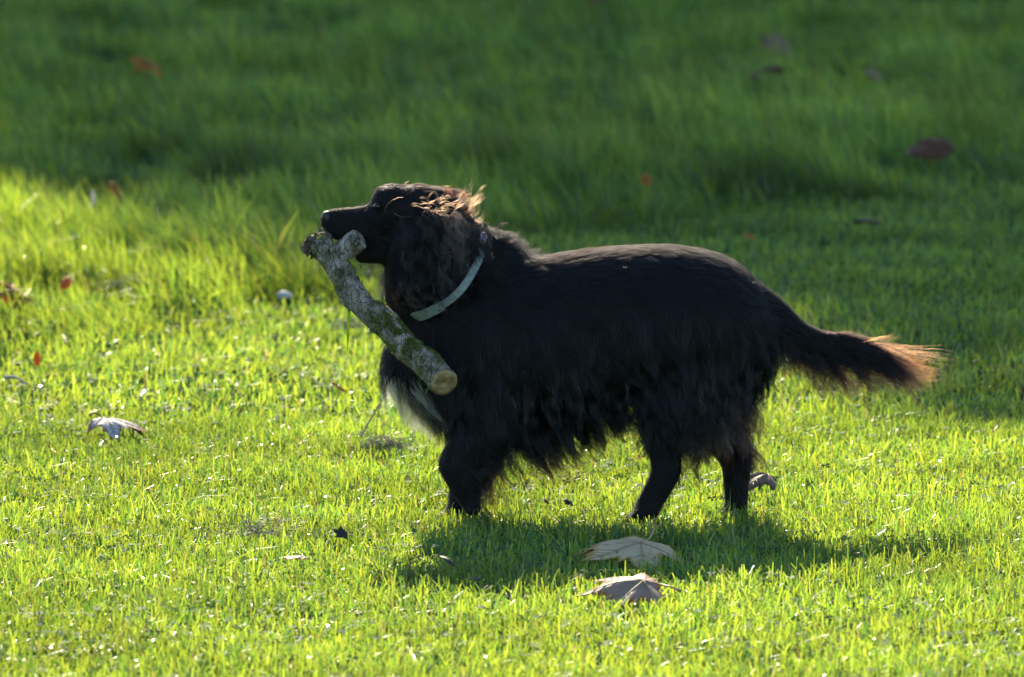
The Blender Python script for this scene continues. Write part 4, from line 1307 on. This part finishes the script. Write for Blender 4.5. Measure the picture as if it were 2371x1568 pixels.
# dried grass clump
def clump(u, v, wpx, n, label, seed, mat=m_twig, rad_=.0007):
    rr_ = np.random.default_rng(seed); p = G(u, v, .02); wd = wpx * S / 2
    mb = MB()
    for _ in range(n):
        a = rr_.uniform(-.4, .4) + (math.pi if rr_.random() < .5 else 0)
        c0 = np.array([rr_.normal() * wd * .45, rr_.normal() * wd * .2, .006 + abs(rr_.normal()) * .010]); l = rr_.uniform(.02, .05)
        pts_ = [c0 + np.array([math.cos(a) * l * t, math.sin(a) * l * t * .5, .012 * math.sin(t * 3) * rr_.uniform(-.3, 1)]) for t in np.linspace(0, 1, 5)]
        V, F = tube(pts_, np.linspace(rad_, rad_ * .4, 5), 4); mb.add(V, F)
    o = link('dry_grass_clump', mesh_from('dry_grass_clump', mb.V, mb.F), mat, None, (p.x, p.y, .008))
    return tag(o, label, 'dry grass', kind='stuff')
clump(885, 1034, 110, 90, 'clump of grey dead grass below the chest at the foot of the stalk', 1)
clump(590, 1232, 90, 40, 'sparse dead thatch in the sunlit grass at the lower left', 2)
clump(815, 757, 70, 45, 'grey dead grass tuft behind the hanging green blade', 3)

p = G(10, 874, .03)
twig([p, p + Vector((.02, .0, .0)), p + Vector((.04, -.02, -.01))], .0035, .002, m_twig, 'twig', 'short pale twig lying in grass at the left edge', 'twig')
p = G(2090, 108, .07)
q_ = [p, p + Vector((.06, -.1, .01)), p + Vector((.12, -.25, -.01)), p + Vector((.19, -.4, -.03))]
twig(q_, .010, .005, m_twig, 'branch', 'pale blurred branch lying in shaded grass at the top right', 'branch')

def pebble(u, v, wpx, name, label, cat, mat, squash=.6, seed=1, z=.02):
    p = G(u, v, z); s = wpx * px_at(p.y) / 2
    V, F = ico(3); V = V.copy()
    for i in range(len(V)):
        V[i] *= 1 + .25 * mnoise.noise(Vector(V[i]) * 1.6 + Vector((seed, 0, 0)))
    V = V * np.array([s, s * .8, s * squash])
    o = link(name, mesh_from(name, V, F), mat, None, (p.x, p.y, z))
    return tag(o, label, cat)
m_stone = simple_mat('pale_stone', [(.3, (.30, .26, .23)), (.7, (.50, .45, .40))], scale=60, rough=.7)
pebble(658, 684, 36, 'stone', 'pale rounded stone in the grass in front of the chest', 'stone', m_stone, .55, 1, .035)
# white upright feather
p = G(204, 512, .05)
def feather(p, h, label):
    V, F = [], []
    n = 12
    for i in range(n):
        t = i / (n - 1); w = .0045 * math.sin(math.pi * min(1, .12 + t * .88)) ** .7 + .0008
        cx = .012 * math.sin(t * 2.2)
        V += [(cx - w, .002, h * t), (cx, -.003, h * t), (cx + w, .002, h * t)]
    for i in range(n - 1):
        for j in (0, 1): F.append((i * 3 + j, i * 3 + j + 1, i * 3 + j + 4, i * 3 + j + 3))
    root = empty('feather', p, label, 'feather')
    o = link('vane', mesh_from('vane', V, F), m_white, root); md_ = o.modifiers.new('t', 'SOLIDIFY'); md_.thickness = .0008
    V, F = tube([(0, 0, -.05), (0, 0, 0), (.012 * math.sin(1.1), -.002, h * .5)], [.0014, .0014, .0008], 6)
    link('shaft', mesh_from('shaft', V, F), m_stem, root)
feather(p + Vector((0, 0, .02)), .05, 'small white feather standing upright in the tall sunlit grass')
